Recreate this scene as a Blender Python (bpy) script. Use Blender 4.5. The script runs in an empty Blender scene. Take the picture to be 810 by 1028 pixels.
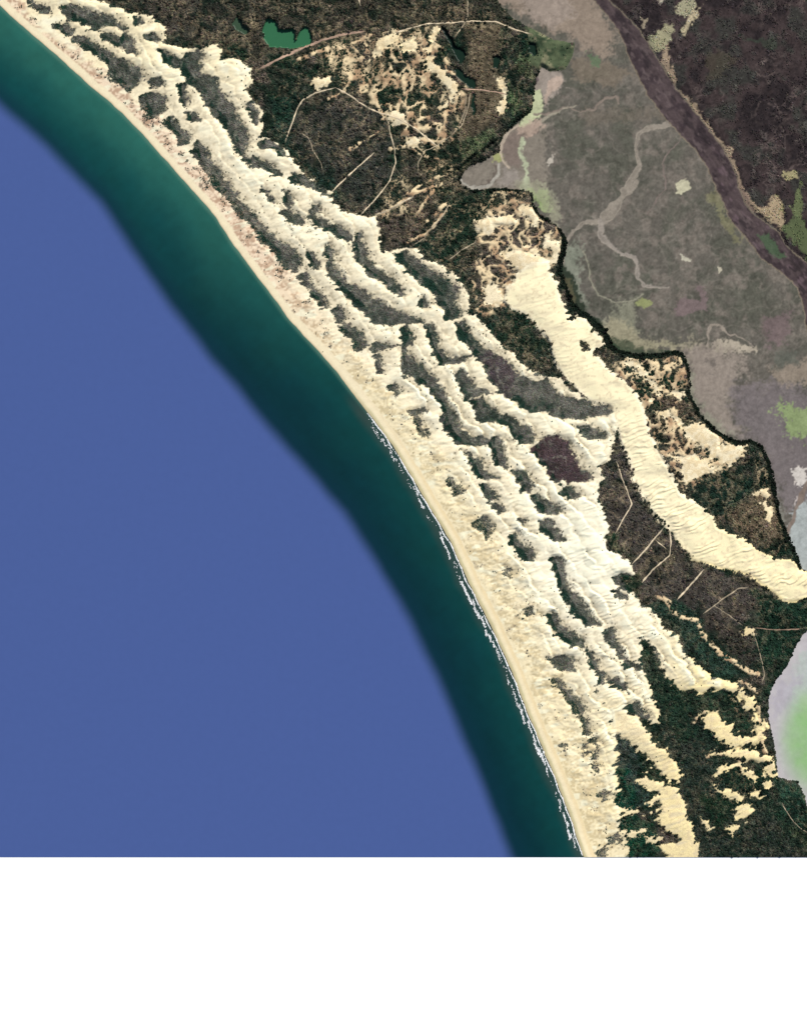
import bpy, math, random
import numpy as np

random.seed(7)
RNG = np.random.default_rng(11)
C = bpy.context.scene.collection

# ----------------------------------------------------------------------------
# The place: 1 unit = 1 map metre, plan coordinates (u east, v south) with the
# origin in the north-west corner; X = u-405, Y = 514-v.
# ----------------------------------------------------------------------------
CU, CV = 405.0, 514.0
V_END = 860.5
STEP = 0.8
U0, U1, V0, V1 = -44.0, 856.0, -44.0, V_END
nu = int(round((U1 - U0) / STEP)) + 1
nv = int(round((V1 - V0) / STEP)) + 1
us = np.linspace(U0, U1, nu)
vs = np.linspace(V0, V1, nv)
U, V = np.meshgrid(us, vs)
SU, SV = us[1] - us[0], vs[1] - vs[0]


def lin(c):
    c = np.asarray(c, float) / 255.0
    return np.where(c <= 0.04045, c / 12.92, ((c + 0.055) / 1.055) ** 2.4)


GAIN = 1.14


def alb(*c):
    return np.clip(lin(c) / GAIN, 0, 0.93)


# ---------------------------------------------------------------- noise
_T = RNG.random((8, 256, 256))


def vnoise(x, y, s=0):
    t = _T[s % 8]
    xi = np.floor(x).astype(np.int64)
    yi = np.floor(y).astype(np.int64)
    fx = x - xi
    fy = y - yi
    fx = fx * fx * (3 - 2 * fx)
    fy = fy * fy * (3 - 2 * fy)
    xi = xi + 37 * s
    yi = yi + 91 * s
    a = t[yi & 255, xi & 255]
    b = t[yi & 255, (xi + 1) & 255]
    c = t[(yi + 1) & 255, xi & 255]
    d = t[(yi + 1) & 255, (xi + 1) & 255]
    return (a + (b - a) * fx) * (1 - fy) + (c + (d - c) * fx) * fy


def fbm(x, y, sc, o=3, s=0, g=0.55):
    r = 0
    amp = 1
    tot = 0
    f = 1.0 / sc
    for k in range(o):
        r = r + amp * vnoise(x * f + 13.7 * k, y * f + 5.1 * k, s + k)
        tot += amp
        amp *= g
        f *= 2.03
    return r / tot * 2 - 1


def rot(a, x=None, y=None):
    x = U if x is None else x
    y = V if y is None else y
    c, s = math.cos(a), math.sin(a)
    return x * c + y * s, -x * s + y * c


def sm(a, b, x):
    t = np.clip((x - a) / (b - a), 0, 1)
    return t * t * (3 - 2 * t)


def blur(a, r):
    n = max(1, int(round(r)))
    for _ in range(2):
        for ax in (0, 1):
            p = [(0, 0), (0, 0)]
            p[ax] = (n + 1, n)
            c = np.cumsum(np.pad(a, p, mode='edge'), axis=ax)
            if ax == 0:
                a = (c[2 * n + 1:] - c[:-2 * n - 1]) / (2 * n + 1)
            else:
                a = (c[:, 2 * n + 1:] - c[:, :-2 * n - 1]) / (2 * n + 1)
    return a


# ---------------------------------------------------------------- plan tiles
TILES = {'A': (0, 0, 3.0), 'B': (270, 0, 3.0), 'C': (540, 0, 3.0), 'D': (150, 120, 4.05), 'E': (250, 200, 4.05),
         'F': (350, 300, 4.05), 'G': (440, 180, 4.05), 'H': (610, 180, 4.05), 'I': (500, 330, 4.05),
         'J': (610, 340, 4.05), 'K': (400, 440, 4.05), 'L': (560, 460, 3.24), 'M': (470, 560, 4.05),
         'N': (500, 690, 4.05), 'O': (630, 590, 4.5), 'P': (630, 700, 4.5), 'X': (0, 0, 1.0),
         'Q': (710, 420, 8.1), 'R': (540, 520, 8.1), 'S': (300, 90, 6.75), 'T': (440, 480, 6.75), 'Y': (0, 0, 8.1), 'W': (450, 50, 5.786), 'V': (380, 0, 5.0625), 'Z': (630, 660, 5.0625)}


def tp(t, *p):
    ox, oy, s = TILES[t]
    return np.array([(ox + p[i] / s, oy + p[i + 1] / s) for i in range(0, len(p), 2)])


def box(pts, m):
    a = pts.min(0) - m
    b = pts.max(0) + m
    i0 = max(0, int((a[0] - U0) / SU)); i1 = min(nu, int((b[0] - U0) / SU) + 2)
    j0 = max(0, int((a[1] - V0) / SV)); j1 = min(nv, int((b[1] - V0) / SV) + 2)
    return (slice(j0, max(j0, j1)), slice(i0, max(i0, i1)))


def sd_at(pts, x, y, closed=True):
    d2 = np.full(x.shape, 1e9)
    ins = np.zeros(x.shape, bool)
    n = len(pts)
    for k in range(n if closed else n - 1):
        ax, ay = pts[k]
        bx, by = pts[(k + 1) % n]
        ex, ey = bx - ax, by - ay
        L = ex * ex + ey * ey + 1e-9
        t = np.clip(((x - ax) * ex + (y - ay) * ey) / L, 0, 1)
        d2 = np.minimum(d2, (x - ax - t * ex) ** 2 + (y - ay - t * ey) ** 2)
        if closed:
            c = (ay > y) != (by > y)
            with np.errstate(divide='ignore', invalid='ignore'):
                ins ^= c & (x < (bx - ax) * (y - ay) / (by - ay + (by == ay)) + ax)
    d = np.sqrt(d2)
    return np.where(ins, d, -d) if closed else d


WPU = 1.7 * fbm(U, V, 9, 2, 1) + 1.5 * fbm(U, V, 3.6, 2, 4)
WPV = 1.7 * fbm(U, V, 9, 2, 2) + 1.5 * fbm(U, V, 3.6, 2, 6)


def poly(pts, m=9, warp=0.0):
    s = box(pts, m)
    if warp:
        return s, sd_at(pts, U[s] + warp * WPU[s], V[s] + warp * WPV[s])
    return s, sd_at(pts, U[s], V[s])


def line(pts, m=12):
    s = box(pts, m)
    return s, sd_at(pts, U[s], V[s], False)


# ---------------------------------------------------------------- coastline
COAST = np.array([(-60, -42), (-20, -10), (0, 5.5), (18.5, 22), (34.6, 37), (49, 49), (68, 65.5), (89, 85), (100, 93.5), (121, 112),
                  (142, 133.5), (170, 165), (193, 191), (217, 218), (235, 247), (252, 269), (268, 290), (288, 318), (309, 341), (335, 370),
                  (350, 389), (368.5, 413), (383, 432), (399, 455), (414, 480.5), (428, 504), (453, 546), (470, 585), (492, 628), (512, 671),
                  (532, 722), (545, 752), (567, 806), (585, 858), (600, 900)], float)
DEEP = np.array([(-80, 30), (0, 105), (50, 151), (100, 203), (130, 248), (170, 308), (220, 370), (270, 430), (310, 476), (345, 515),
                 (380, 570), (410, 622), (440, 685), (470, 755), (500, 830), (530, 905)], float)


def signed_line(pts, x, y):
    d = sd_at(pts, x, y, False)
    us_ = np.interp(y, pts[:, 1], pts[:, 0])
    return np.where(x > us_, d, -d)


coast_d = signed_line(COAST, U, V)            # positive inland
coast_d = coast_d + 1.0 * fbm(U, V, 14, 3, 1)

# ---------------------------------------------------------------- sand / scrub field (positive = bare sand)
F = np.full(U.shape, -8.0)
WEST = np.concatenate([np.array([(-60, -60), (83, -60), (83, 0), (110, 4), (133, 15), (147, 15), (160, 22), (167, 30), (165, 43), (183, 50), (200, 50),
    (217, 45), (223, 50), (222, 60), (233, 58), (247, 65), (253, 70), (252, 83), (247, 90), (253, 100), (263, 110), (262, 123),
    (264, 128), (261, 138), (273, 142), (287, 152), (298, 167), (308, 179), (318, 185), (333, 194), (331, 199), (343, 211), (350, 214),
    (362, 217), (376, 218.5), (381, 227), (380, 242), (383, 254), (398, 251), (413, 248), (420, 253), (425.5, 260.5), (445, 267), (450, 274),
    (455, 274), (467, 289), (472, 308), (470, 316), (477, 318), (489, 328), (497, 338), (503, 346), (515, 356), (530, 372), (547, 377),
    (564, 380), (567, 388), (584, 398), (600, 404), (618, 403), (622, 420), (616, 443), (609, 463), (601, 468), (606, 481), (599, 490), (601, 500),
    (606, 519), (611, 531), (606, 540), (609, 553), (619, 556), (631, 565), (637, 577), (622, 580), (642, 602), (640, 608), (652, 609),
    (661, 621), (663, 630), (679, 638), (688, 657), (703, 670), (712, 679), (728, 683), (737, 688), (730, 694), (714, 690), (699, 690),
    (688, 692), (674, 681), (663, 668), (654, 650), (643, 640), (643, 659), (646.5, 678.5), (652, 698), (659, 723), (656, 727), (648, 722),
    (633, 715), (616, 713), (618.5, 744), (621, 761.6), (616, 766.5), (620, 794), (616, 803.6), (623, 813), (621, 828), (630, 848), (630, 870),
    (560, 900)], float), COAST[::-1][:-1] - 6])
s, d = poly(WEST)
F[s] = np.maximum(F[s], np.clip(d, -8, 8))
WESTD = np.full(U.shape, -9.0)
WESTD[s] = np.clip(d, -9, 60)

# hollows grown over with scrub, each a polygon; those with a label are thickets of their own
HOLLOWS = [
 ('A', 'dark grey scrub thicket between two pale dune ridges at the far northern end', (185,25,215,15,260,30,310,45,360,70,385,85,370,95,330,75,300,85,270,85,230,65,195,45)),
 ('A', '', (75,0,100,0,115,15,145,25,150,45,120,40,95,25)),
 ('A', '', (165,75,200,70,220,90,215,110,180,95)),
 ('A', 'dark wedge of scrub nearest the northern beach, widening towards its southern end', (215,110,240,105,280,125,320,155,370,180,420,210,435,235,405,265,385,278,350,250,330,230,325,190,300,165,250,145,225,130)),
 ('A', '', (300,95,330,100,360,115,375,95,400,120,410,165,385,155,345,140,310,115)),
 ('A', '', (405,55,425,50,430,70,410,82)),
 ('A', '', (440,110,460,105,485,125,465,130)),
 ('A', 'long grey scrub thicket with a forked upper end in the widest northern sand', (482,155,510,160,545,180,565,165,600,148,610,165,600,190,610,220,650,240,665,280,690,310,715,350,745,390,750,430,730,455,745,480,775,485,810,490,810,505,770,495,735,485,710,445,690,400,650,350,620,320,610,290,585,260,555,235,545,205,510,200,490,180)),
 ('A', '', (540,260,560,255,565,300,560,320,545,300)),
 ('A', 'rounded dark scrub thicket against the reddish foredune of the northern beach', (430,290,460,275,500,290,505,320,480,350,455,365,440,340,425,310)),
 ('A', '', (445,245,480,240,490,255,455,265)),
 ('A', '', (500,365,520,355,545,385,575,405,565,435,540,440,530,405,505,390)),
 ('A', '', (560,340,590,340,600,360,575,370)),
 ('A', '', (735,320,760,310,780,340,775,380,760,360)),
 ('D', 'long narrow dark scrub strip running straight along the back of the foredune', (175,130,200,90,235,125,240,160,290,210,330,270,370,330,440,400,470,440,520,490,590,530,620,570,600,610,560,615,525,570,500,535,450,490,430,450,370,400,330,340,290,290,240,230,210,185)),
 ('D', '', (455,280,480,290,515,340,500,340,465,300)),
 ('D', '', (545,300,570,295,580,340,570,370,620,390,630,420,590,430,560,405,535,380,560,365,550,330)),
 ('D', '', (650,390,660,340,690,345,680,385,720,420,770,430,810,465,810,495,760,470,700,435,655,425)),
 ('D', '', (390,165,430,155,480,170,530,210,545,235,510,225,460,195,400,185)),
 ('D', '', (445,85,480,75,530,100,560,140,530,140,490,115,450,110)),
 ('D', '', (560,235,590,215,630,225,670,265,640,275,590,260)),
 ('D', '', (680,285,710,285,735,310,700,305)),
 ('D', '', (600,640,640,625,670,688,640,688)),
 ('E', '', (120,235,160,205,200,230,215,270,190,300,150,290)),
 ('E', '', (235,215,260,225,290,260,280,285,245,265)),
 ('E', '', (250,75,270,65,300,90,350,110,420,150,420,175,380,160,330,130,260,110)),
 ('E', 'slender grey scrub thicket curving down between two broad bare ridges, tapering to a point', (430,150,455,130,465,180,490,240,500,280,560,310,600,345,630,380,620,395,570,365,520,325,470,285,440,250,425,200)),
 ('E', 'longest grey scrub hollow of the middle dunes, ending in a thin eastward tail', (305,190,325,180,345,220,345,270,380,310,400,340,460,370,510,400,560,430,640,470,710,500,640,505,560,510,510,500,480,470,430,430,380,375,320,305,315,260)),
 ('E', '', (245,370,270,360,300,390,325,440,295,435,260,400)),
 ('E', '', (330,455,365,440,385,470,385,495,355,500)),
 ('E', '', (365,520,400,505,440,530,480,590,450,615,410,570,385,545)),
 ('E', '', (590,230,640,215,680,255,720,275,780,315,815,340,855,362,850,405,810,490,790,455,760,400,720,355,670,320,620,270)),
 ('E', '', (690,430,710,395,730,440,700,445)),
 ('E', '', (615,525,640,515,665,560,655,590,625,600)),
 ('E', '', (430,430,470,430,475,455,440,450)),
 ('E', '', (490,600,520,585,560,590,600,600,540,615,505,625)),
 ('E', '', (505,640,530,635,525,688,510,680)),
 ('F', 'grey scrub hollow shaped like a boot with its toe pointing east', (310,110,335,100,350,140,370,200,400,240,490,235,440,260,375,268,350,220,320,170)),
 ('F', 'broad purplish grey scrub hollow widening southward inland of the boot shaped one', (430,100,470,90,490,130,530,190,580,215,640,250,690,315,770,340,810,330,810,350,740,385,640,405,600,360,570,305,520,240,480,190,450,150)),
 ('F', 'dark green scrub hollow nearest the sea in the middle dunes, hooked at its southern foot', (220,190,245,230,290,270,340,310,375,360,400,420,430,470,445,520,500,560,560,560,580,585,520,598,440,590,400,540,375,480,380,440,350,395,290,350,265,310,225,300,210,240)),
 ('F', '', (430,305,460,290,500,330,510,365,580,378,500,400,470,415,450,360)),
 ('F', '', (490,420,540,410,600,460,680,495,740,540,750,590,720,570,660,545,600,490,530,500,510,460)),
 ('F', '', (355,0,420,10,460,50,450,75,400,85,385,40)),
 ('F', '', (155,365,190,340,210,375,190,390)),
 ('F', '', (240,455,300,440,320,450,260,470)),
 ('F', '', (270,480,300,500,320,560,295,565,275,520)),
 ('F', '', (90,190,130,185,180,190,110,220,90,205)),
 ('F', '', (105,235,130,240,140,310,115,305)),
 ('F', '', (565,590,600,570,610,620,640,670,640,688,600,680,590,640)),
 ('I', '', (60,265,130,235,180,232,210,225,240,270,330,300,350,290,400,320,490,318,430,350,330,365,270,370,200,345,100,320,50,290)),
 ('I', 'dark purplish scrub patch boxed in by pale sand west of the great bare dune', (130,490,190,440,240,440,290,460,300,510,330,570,380,590,370,620,280,622,220,615,180,550)),
 ('I', '', (50,400,100,400,145,430,135,470,95,465,60,430)),
 ('I', '', (65,580,110,580,140,620,130,670,100,660,80,620)),
 ('I', '', (310,390,350,395,430,420,435,440,370,450,330,415)),
 ('I', '', (250,632,300,650,330,680,280,688)),
 ('K', '', (255,45,300,70,340,90,345,120,380,150,410,165,350,165,310,150,290,110)),
 ('K', '', (370,10,410,0,420,40,430,90,410,120,385,100,375,50)),
 ('K', '', (460,130,510,130,545,190,530,215,500,220,480,170)),
 ('K', '', (540,230,570,220,590,255,660,280,670,300,620,310,575,305,560,265)),
 ('K', 'compact dark green scrub patch on the seaward edge of the whitest dunes', (570,340,610,335,660,390,680,415,620,410,575,380)),
 ('K', '', (645,205,690,205,730,240,710,250,670,230)),
 ('K', '', (330,190,360,190,400,230,370,250,345,220)),
 ('K', '', (365,260,400,260,430,295,400,310,385,285)),
 ('K', '', (300,345,340,320,380,350,385,375,355,415,345,385,320,365)),
 ('K', 'brownish grey scrub patch ringed by a horseshoe of pale sand above the straight beach', (440,430,455,385,480,370,490,420,550,460,540,500,510,490,480,455)),
 ('K', '', (195,150,220,165,260,210,235,235,205,190)),
 ('K', '', (430,515,460,530,450,560,420,545)),
 ('K', '', (490,330,515,335,510,350,490,345)),
 ('M', 'narrow grey scrub hollow winding along the west foot of the whitest dunes', (330,0,380,0,390,60,400,110,440,150,470,190,500,230,540,275,480,270,430,230,400,190,370,120,350,60)),
 ('M', 'crescent of grey green scrub on the seaward side of the southern ridges', (320,230,345,215,370,270,430,305,470,340,465,365,400,350,340,300)),
 ('M', '', (555,290,575,265,590,310,620,370,650,430,690,445,650,445,610,400,570,340)),
 ('M', '', (320,410,360,405,420,405,430,450,380,465,340,430)),
 ('M', '', (480,375,510,390,525,450,560,490,630,500,650,540,600,520,540,505,510,460,490,420)),
 ('M', '', (525,545,560,530,575,580,590,600,560,610,540,580)),
 ('M', '', (630,600,670,585,720,610,760,650,770,688,720,670,660,630)),
 ('M', '', (330,490,370,485,400,545,450,580,475,610,450,640,410,590,370,540)),
 ('M', '', (580,670,610,660,650,680,640,688,580,688)),
 ('M', '', (225,220,250,200,260,235,235,240)),
 ('M', '', (590,80,640,60,680,80,690,130,650,130,600,110)),
 ('M', '', (585,140,610,140,640,165,610,160)),
 ('M', '', (130,50,160,50,165,75,145,70)),
 ('N', '', (240,0,290,10,330,50,355,90,340,110,300,80,270,40)),
 ('N', '', (330,110,360,120,370,195,350,190,335,150)),
 ('N', '', (405,0,440,10,465,60,450,85,425,50)),
 ('N', '', (375,310,400,305,395,340,385,330)),
 ('N', '', (400,430,440,430,435,455,410,455)),
 ('N', '', (370,215,405,215,400,240)),
 ('N', '', (375,260,400,260,395,290)),
 ('N', '', (340,240,365,245,360,265)),
 ('N', '', (255,230,280,232,270,242)),
 ('N', '', (440,610,480,600,500,620,450,630)),
 ('N', '', (400,660,440,650,430,690,405,690)),
]
THID = np.full(U.shape, -1, np.int32)
for k, (t, lab, p) in enumerate(HOLLOWS):
    s, d = poly(tp(t, *p), 9, 0.8)
    F[s] = np.minimum(F[s], np.clip(-d - 1.0, -8, 8))
    if lab:
        THID[s] = np.where(d > -2.5, k, THID[s])

SHEET = np.array([(507,294),(504,303),(514,311),(526,314.5),(539,329),(551,343),(552,350),(557,364.5),(569,383),(584,395),(596,404),(612,408),
    (618,424),(621,441),(631,461),(634.6,480.6),(645.7,500),(655.7,515.6),(671,531),(683.5,549.5),(696,562),(720.5,569.6),(751,577),(773,593),
    (788,605),(815,600),(815,580),(794.6,562),(776,560),(757.5,549.5),(742,540),(720.5,531),(714,515.6),(696,503),(683.5,497),(674,478.5),
    (658,448.5),(653,436),(648,424),(645.7,411.5),(638,395),(628,382),(611,372),(599,357),(594,353.5),(606,345),(601,335),(600.5,338),(588,321),
    (578,317),(573,323),(568,311),(561,296),(560,284),(550,271),(551,263),(534,265),(519,274)], float)
SANDS = [
 ('Z', (0,285,60,330,110,370,120,420,200,470,230,530,265,570,260,620,200,620,160,580,130,530,60,480,20,440,-40,400,-120,260,-160,200,-170,140,-110,120,-60,180)),
 ('Z', (40,620,90,600,150,630,220,640,270,700,270,740,300,800,320,850,310,890,350,940,360,1020,200,1020,170,960,260,930,210,900,180,860,150,820,170,760,160,690,90,660)),
 ('Z', (150,0,300,0,340,40,390,90,400,120,450,110,500,130,560,140,600,190,640,230,640,270,600,250,560,190,500,170,430,150,380,170,310,160,260,165,230,130,190,70)),
 ('Z', (375,300,400,280,440,275,480,300,500,340,545,330,520,370,570,400,620,410,660,395,640,420,580,450,520,450,470,430,430,390,390,350)),
 ('Z', (640,260,655,330,690,350,680,400,650,430,600,440,650,380,640,330)), ('Z', (690,308,715,330,702,358,676,345)),
 ('Z', (430,490,480,485,560,470,640,465,680,500,720,510,745,550,755,600,710,605,690,570,700,530,640,520,570,510,500,500)),
 ('Z', (565,520,600,570,640,590,660,630,630,635,590,590,565,560)), ('Z', (690,610,720,640,710,665,685,640)),
 ('Z', (430,640,490,675,560,680,580,730,620,740,635,780,590,830,560,820,540,790,545,740,560,710,500,700,450,670)),
 ('Z', (610,690,660,680,680,710,660,730,620,710)), ('Z', (510,868,560,858,567,890,530,897)), ('Z', (360,820,400,836,435,868,400,864)),
 ('Z', (435,600,470,556,560,545,560,556,480,570,445,610)), ('Z', (100,740,130,705,155,715,120,785)),
 ('Z', (90,920,160,914,200,898,185,932,110,944)), ('Z', (-20,890,80,880,80,894,-20,902)), ('Z', (-20,784,60,768,74,788,0,796)),
 ('Z', (0,60,60,60,100,130,130,230,155,330,130,330,80,270,40,220,0,190)),
 ('O', (520,190,545,175,572,190,555,215,525,210)),
 ('G', (330,110,350,95,405,130,405,160,385,190,370,160,340,150)),
 ('G', (430,230,460,200,455,250,480,260,495,250,500,290,480,330,450,335,460,300,420,280,410,250)),
 ('G', (255,300,300,285,350,290,400,310,440,340,420,400,300,470,265,440,320,380,280,340)), ('G', (180,440,240,420,260,470,250,520,190,520)), ('G', (345,270,385,275,412,300,405,320,380,295)),
 ('G', (150,170,200,150,300,140,320,190,280,190,230,185,200,220,150,200)),
 ('J', (140,160,200,170,225,190,205,215,180,240,168,260,160,230,175,200)),
 ('J', (230,225,290,210,310,230,295,255,260,235)),
 ('J', (180,300,240,285,290,330,300,360,340,350,400,340,440,390,450,410,420,430,400,460,360,430,310,390,270,330)),
 ('J', (60,100,100,80,130,100,150,130,180,150,120,140)),
 ('J', (240,470,300,480,400,480,440,450,480,420,560,430,570,450,530,490,480,510,420,540,380,560,340,590,310,620,300,560,270,490)),
 ('J', (240,300,300,330,310,345,250,330)),
 ('Q', (120,240,230,200,260,215,270,260,250,320,215,370,150,380,110,300)),
 ('Q', (0,100,60,90,90,150,70,300,0,350)),
 ('Q', (360,600,420,570,500,600,520,660,480,640,420,610,370,630)),
 ('Q', (430,700,470,690,540,820,520,900,480,840,450,760)),
 ('B', (290,175,370,110,400,90,420,95,370,130,310,175)),
 ('V', (225,240,270,228,278,300,310,350,360,380,420,440,400,490,370,520,330,560,300,560,350,500,360,460,310,410,270,370,230,330,250,290)), ('V', (290,130,310,130,300,170,275,215,255,215)), ('V', (40,560,100,560,150,620,190,658,100,645,50,612)), ('V', (0,190,60,170,115,158,60,222,0,275)), ('V', (100,210,190,190,200,240,130,270)),
 ('B', (120,245,150,230,185,232,190,255,150,265)),
 ('B', (400,410,450,420,480,440,430,445)),
 ('B', (690,235,705,240,715,290,715,355,690,350,700,300)),
]
s, d = poly(SHEET, 9, 0.5)
F[s] = np.maximum(F[s], np.clip(d, -8, 8))
SHEETD = np.full(U.shape, -9.0)
SHEETD[s] = np.clip(d, -9, 60)
FUZZ = np.zeros(U.shape)
fz = 3.2 * fbm(U, V, 6, 3, 0) + 1.6 * fbm(U, V, 2.4, 2, 3)
for t, p in SANDS:
    s, d = poly(tp(t, *p), 9, 1.3)
    k = {'B': 1.0, 'J': 0.75, 'G': 0.7, 'Q': 0.8, 'P': 0.5, 'O': .7, 'V': .8, 'Z': .42}.get(t, 0.25)
    d = d + k * fz[s] - 0.4 * k + (1.1 if t == 'Z' else 0)
    FUZZ[s] = np.maximum(FUZZ[s], (d > -3) * k)
    F[s] = np.maximum(F[s], np.clip(d, -8, 8))
# holes in the sheet and headlands
for t, p in [('J', (410,490,440,485,450,520,415,525)), ('J', (250,490,290,500,300,560,270,580,250,530)), ('G', (415,235,435,250,420,275,405,260)),
             ('G', (455,215,475,200,485,240,460,250)), ('G', (420,290,445,280,455,310,425,320)), ('A', (505,70,530,60,535,100,515,110)),
             ('I', (330,55,375,70,375,85,345,78)), ('R', (612,605,680,625,705,650,660,640)), ('P', (555,300,600,300,610,330,580,345)),
             ('Q', (350,200,410,240,430,290,380,310,350,270))]:
    s, d = poly(tp(t, *p), 9, 1.2)
    F[s] = np.minimum(F[s], np.clip(-d, -8, 8))

# ragged edges: scalloped tongues on the lee side, gradual thinning on the windward side
Fb = blur(np.clip(F, -6, 6), 3)
gu = np.gradient(Fb, SU, axis=1)
ra, rb = rot(math.radians(-12))
rc, rd = rot(math.radians(-24))
tsel = sm(560, 660, V) * sm(560, 610, U)
tong = (fbm(ra / 3.4, rb, 3.2, 2, 3) * 3.9 + 0.3) * (1 - tsel) + tsel * (fbm(rc / 4.0, rd, 2.8, 2, 3) * 5.2 - 0.2)
ragged = fbm(U, V, 5.0, 3, 2) * 1.5 + fbm(U, V, 1.9, 1, 6) * 0.8
fadew = 0.4 + 4.5 * np.clip(gu, 0, 1)
fine = fbm(U, V, 2.2, 2, 5)
Fr = F + np.where(gu < 0, tong, (0.45 + 0.4 * tsel) * tong) + ragged + fine * fadew * 0.9
SAND = sm(-0.7 - 0.4 * fadew, 0.7 + 0.4 * fadew, Fr)

tu, tv = rot(math.radians(54), U + 5 * fbm(U, V, 20, 2, 3), V + 5 * fbm(U, V, 20, 2, 1))
TROUGH = np.clip(1 - np.abs(fbm(tu / 3.6, tv, 7.5, 2, 2) + 0.05) * 5.0, 0, 1) * sm(-0.1, 0.35, fbm(tu / 3, tv, 16, 2, 5)) * (WESTD > 2) * SAND
# foredune: mottled strip behind the beach
bw = np.interp(V, [0, 300, 400, 470], [7.2, 7.6, 9.5, 11])
zone_w = np.interp(V, [-50, 0, 60, 130, 200, 330, 380, 430, 520, 620, 700, 780, 860], [17, 17, 22, 24, 30, 34, 40, 48, 52, 60, 58, 62, 55])
FORE = sm(bw - .7, bw + 1.0, coast_d + 0.8 * fine) * (1 - sm(zone_w * 0.5, zone_w * 1.1, coast_d + 9 * fbm(U, V, 16, 3, 4) + 9 * fbm(ra / 3.2, rb, 4.5, 2, 6)))

# ---------------------------------------------------------------- salt marsh, river, lagoon, ponds
MARSH = np.array([(500,-60),(500,3),(517,20),(540,32),(556,40),(577,43),(574,58),(567,70),(552,72),(543,67),(538,78),(533,110),(517,123),(503,137),(500,153),
    (484,160),(470,167),(460,180),(463,187),(473,192),(488,191),(503,190),(518,190),(533,193),(534,205),(541,217),(558.5,227),(566,239),(566,252),(563,262),(562,275),
    (572,300),(580,312),(590,316),(606,332),(612,345),(618,352),(638,357),(660,357),(680,354.5),(684.5,356),(690,370),(692,387),(690,394),(701,416.5),(716,432),(731,441.5),
    (742,444),(753,443),(764,450),(768,458),(772,470),(775,480),(778.5,500),(780,515),(791.5,543),(797,556),(803,571),(812,574),(900,574),(900,-60)], float)
LAGOON = np.array([(900,600),(812,622),(810,631),(803,640),(797,650),(790,668),(780,680),(774,690),(771,702),(770,714),(772,728),(775.5,740),(777,751),(779,765),
    (781,780),(790,783),(799,784),(803,790),(806,797),(810,811),(825,822),(900,830)], float)
RIVER = np.concatenate([tp('C', 150,-60,165,0,200,40,240,90,270,170,330,290,400,380,470,450,510,510,530,560,570,640), tp('H', 470,120,510,185,560,240,620,320,700,380,740,410,770,450,790,520,805,600,830,700,900,900,1000,900,1000,420,
    810,340,760,300,720,262,690,210,640,170,600,145,560,100,530,30), tp('C', 600,530,560,450,500,370,420,270,370,190,300,80,215,0,210,-60)])
FARBANK = np.concatenate([tp('C', 215,-60,215,0,300,80,370,190,420,270,500,370,560,450,600,530), tp('H', 530,30,560,100,600,145,640,170,690,210,720,262,760,300,810,340,1000,420), np.array([(900, -60)])])


def field(pts, lo=-9, hi=60):
    f = np.full(U.shape, float(lo))
    s, d = poly(pts)
    f[s] = np.clip(d, lo, hi)
    return f


edge_n = 0.9 * fbm(U, V, 6, 3, 5)
MD = field(MARSH) + edge_n
LD = field(LAGOON) + edge_n
RD = field(RIVER) + edge_n * 1.3 + 0.9 * fbm(U, V, 3, 2, 2)
HD = field(FARBANK) + edge_n
PONDS = [('B', 'green pond with a ragged shore beside the inland sand track', (0,55,20,60,30,90,50,85,75,90,80,125,95,95,110,75,135,110,130,130,100,142,70,148,30,145,0,138,-14,120,-20,95,-8,60)),
         ('A', 'small dull green pond west of the larger green pond', (700,70,715,50,740,80,755,95,740,105,710,90)),
         ('V', 'dark green elongated pond below the straight east-west track', (315,130,340,150,370,190,390,230,420,250,440,275,435,315,415,325,395,290,365,250,345,200,320,160)),
         ('V', 'dark tapering pond between the sand blowout and the marsh track', (385,350,410,350,440,385,490,410,490,455,460,450,430,420,395,390)),
         ('V', 'small dark rounded pond on brown flats west of the marsh', (575,290,605,280,625,300,605,355,580,345)),
         ('V', 'thin dark sliver of pond south of the marsh track', (475,480,490,470,485,530,495,575,480,582,468,545)),
         ('V', 'small black pool in trees at the upper marsh edge', (765,222,795,225,808,270,782,290,758,268))]
POND = np.full(U.shape, -9.0)
PID = np.full(U.shape, -1, np.int32)
for k, (t, lab, p) in enumerate(PONDS):
    s, d = poly(tp(t, *p), 9, 0.8)
    d = d + 0.4 * fine[s]
    POND[s] = np.maximum(POND[s], np.clip(d, -9, 9))
    PID[s] = np.where(d > 0, k, PID[s])

wet = np.maximum(np.maximum(MD, LD), np.maximum(RD, HD))
isHeath = (HD > 0) & (RD <= 0)
isRiver = RD > 0
isMarsh = (MD > 0) & ~isRiver & ~isHeath
isLagoon = LD > 0
isPond = (POND > 0) & (wet < 0)
land = (wet <= 0) & ~isPond
SAND = np.where(land, SAND, 0)

vu = U + 6 * fbm(U, V, 17, 2, 3)
vv = V + 6 * fbm(U, V, 17, 2, 5)
VEIN = np.clip(1 - np.abs(fbm(vu, vv, 13, 3, 1)) * 7, 0, 1) * sm(-0.3, 0.4, fbm(U, V, 30, 2, 4))
VEIN = np.maximum(VEIN, 0.8 * np.clip(1 - np.abs(fbm(vu, vv, 7, 3, 6)) * 6, 0, 1) * sm(-0.1, 0.5, fbm(U, V, 19, 2, 2)))
BLOT = sm(0.12, 0.5, fbm(vu, vv, 11, 4, 7))
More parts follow.
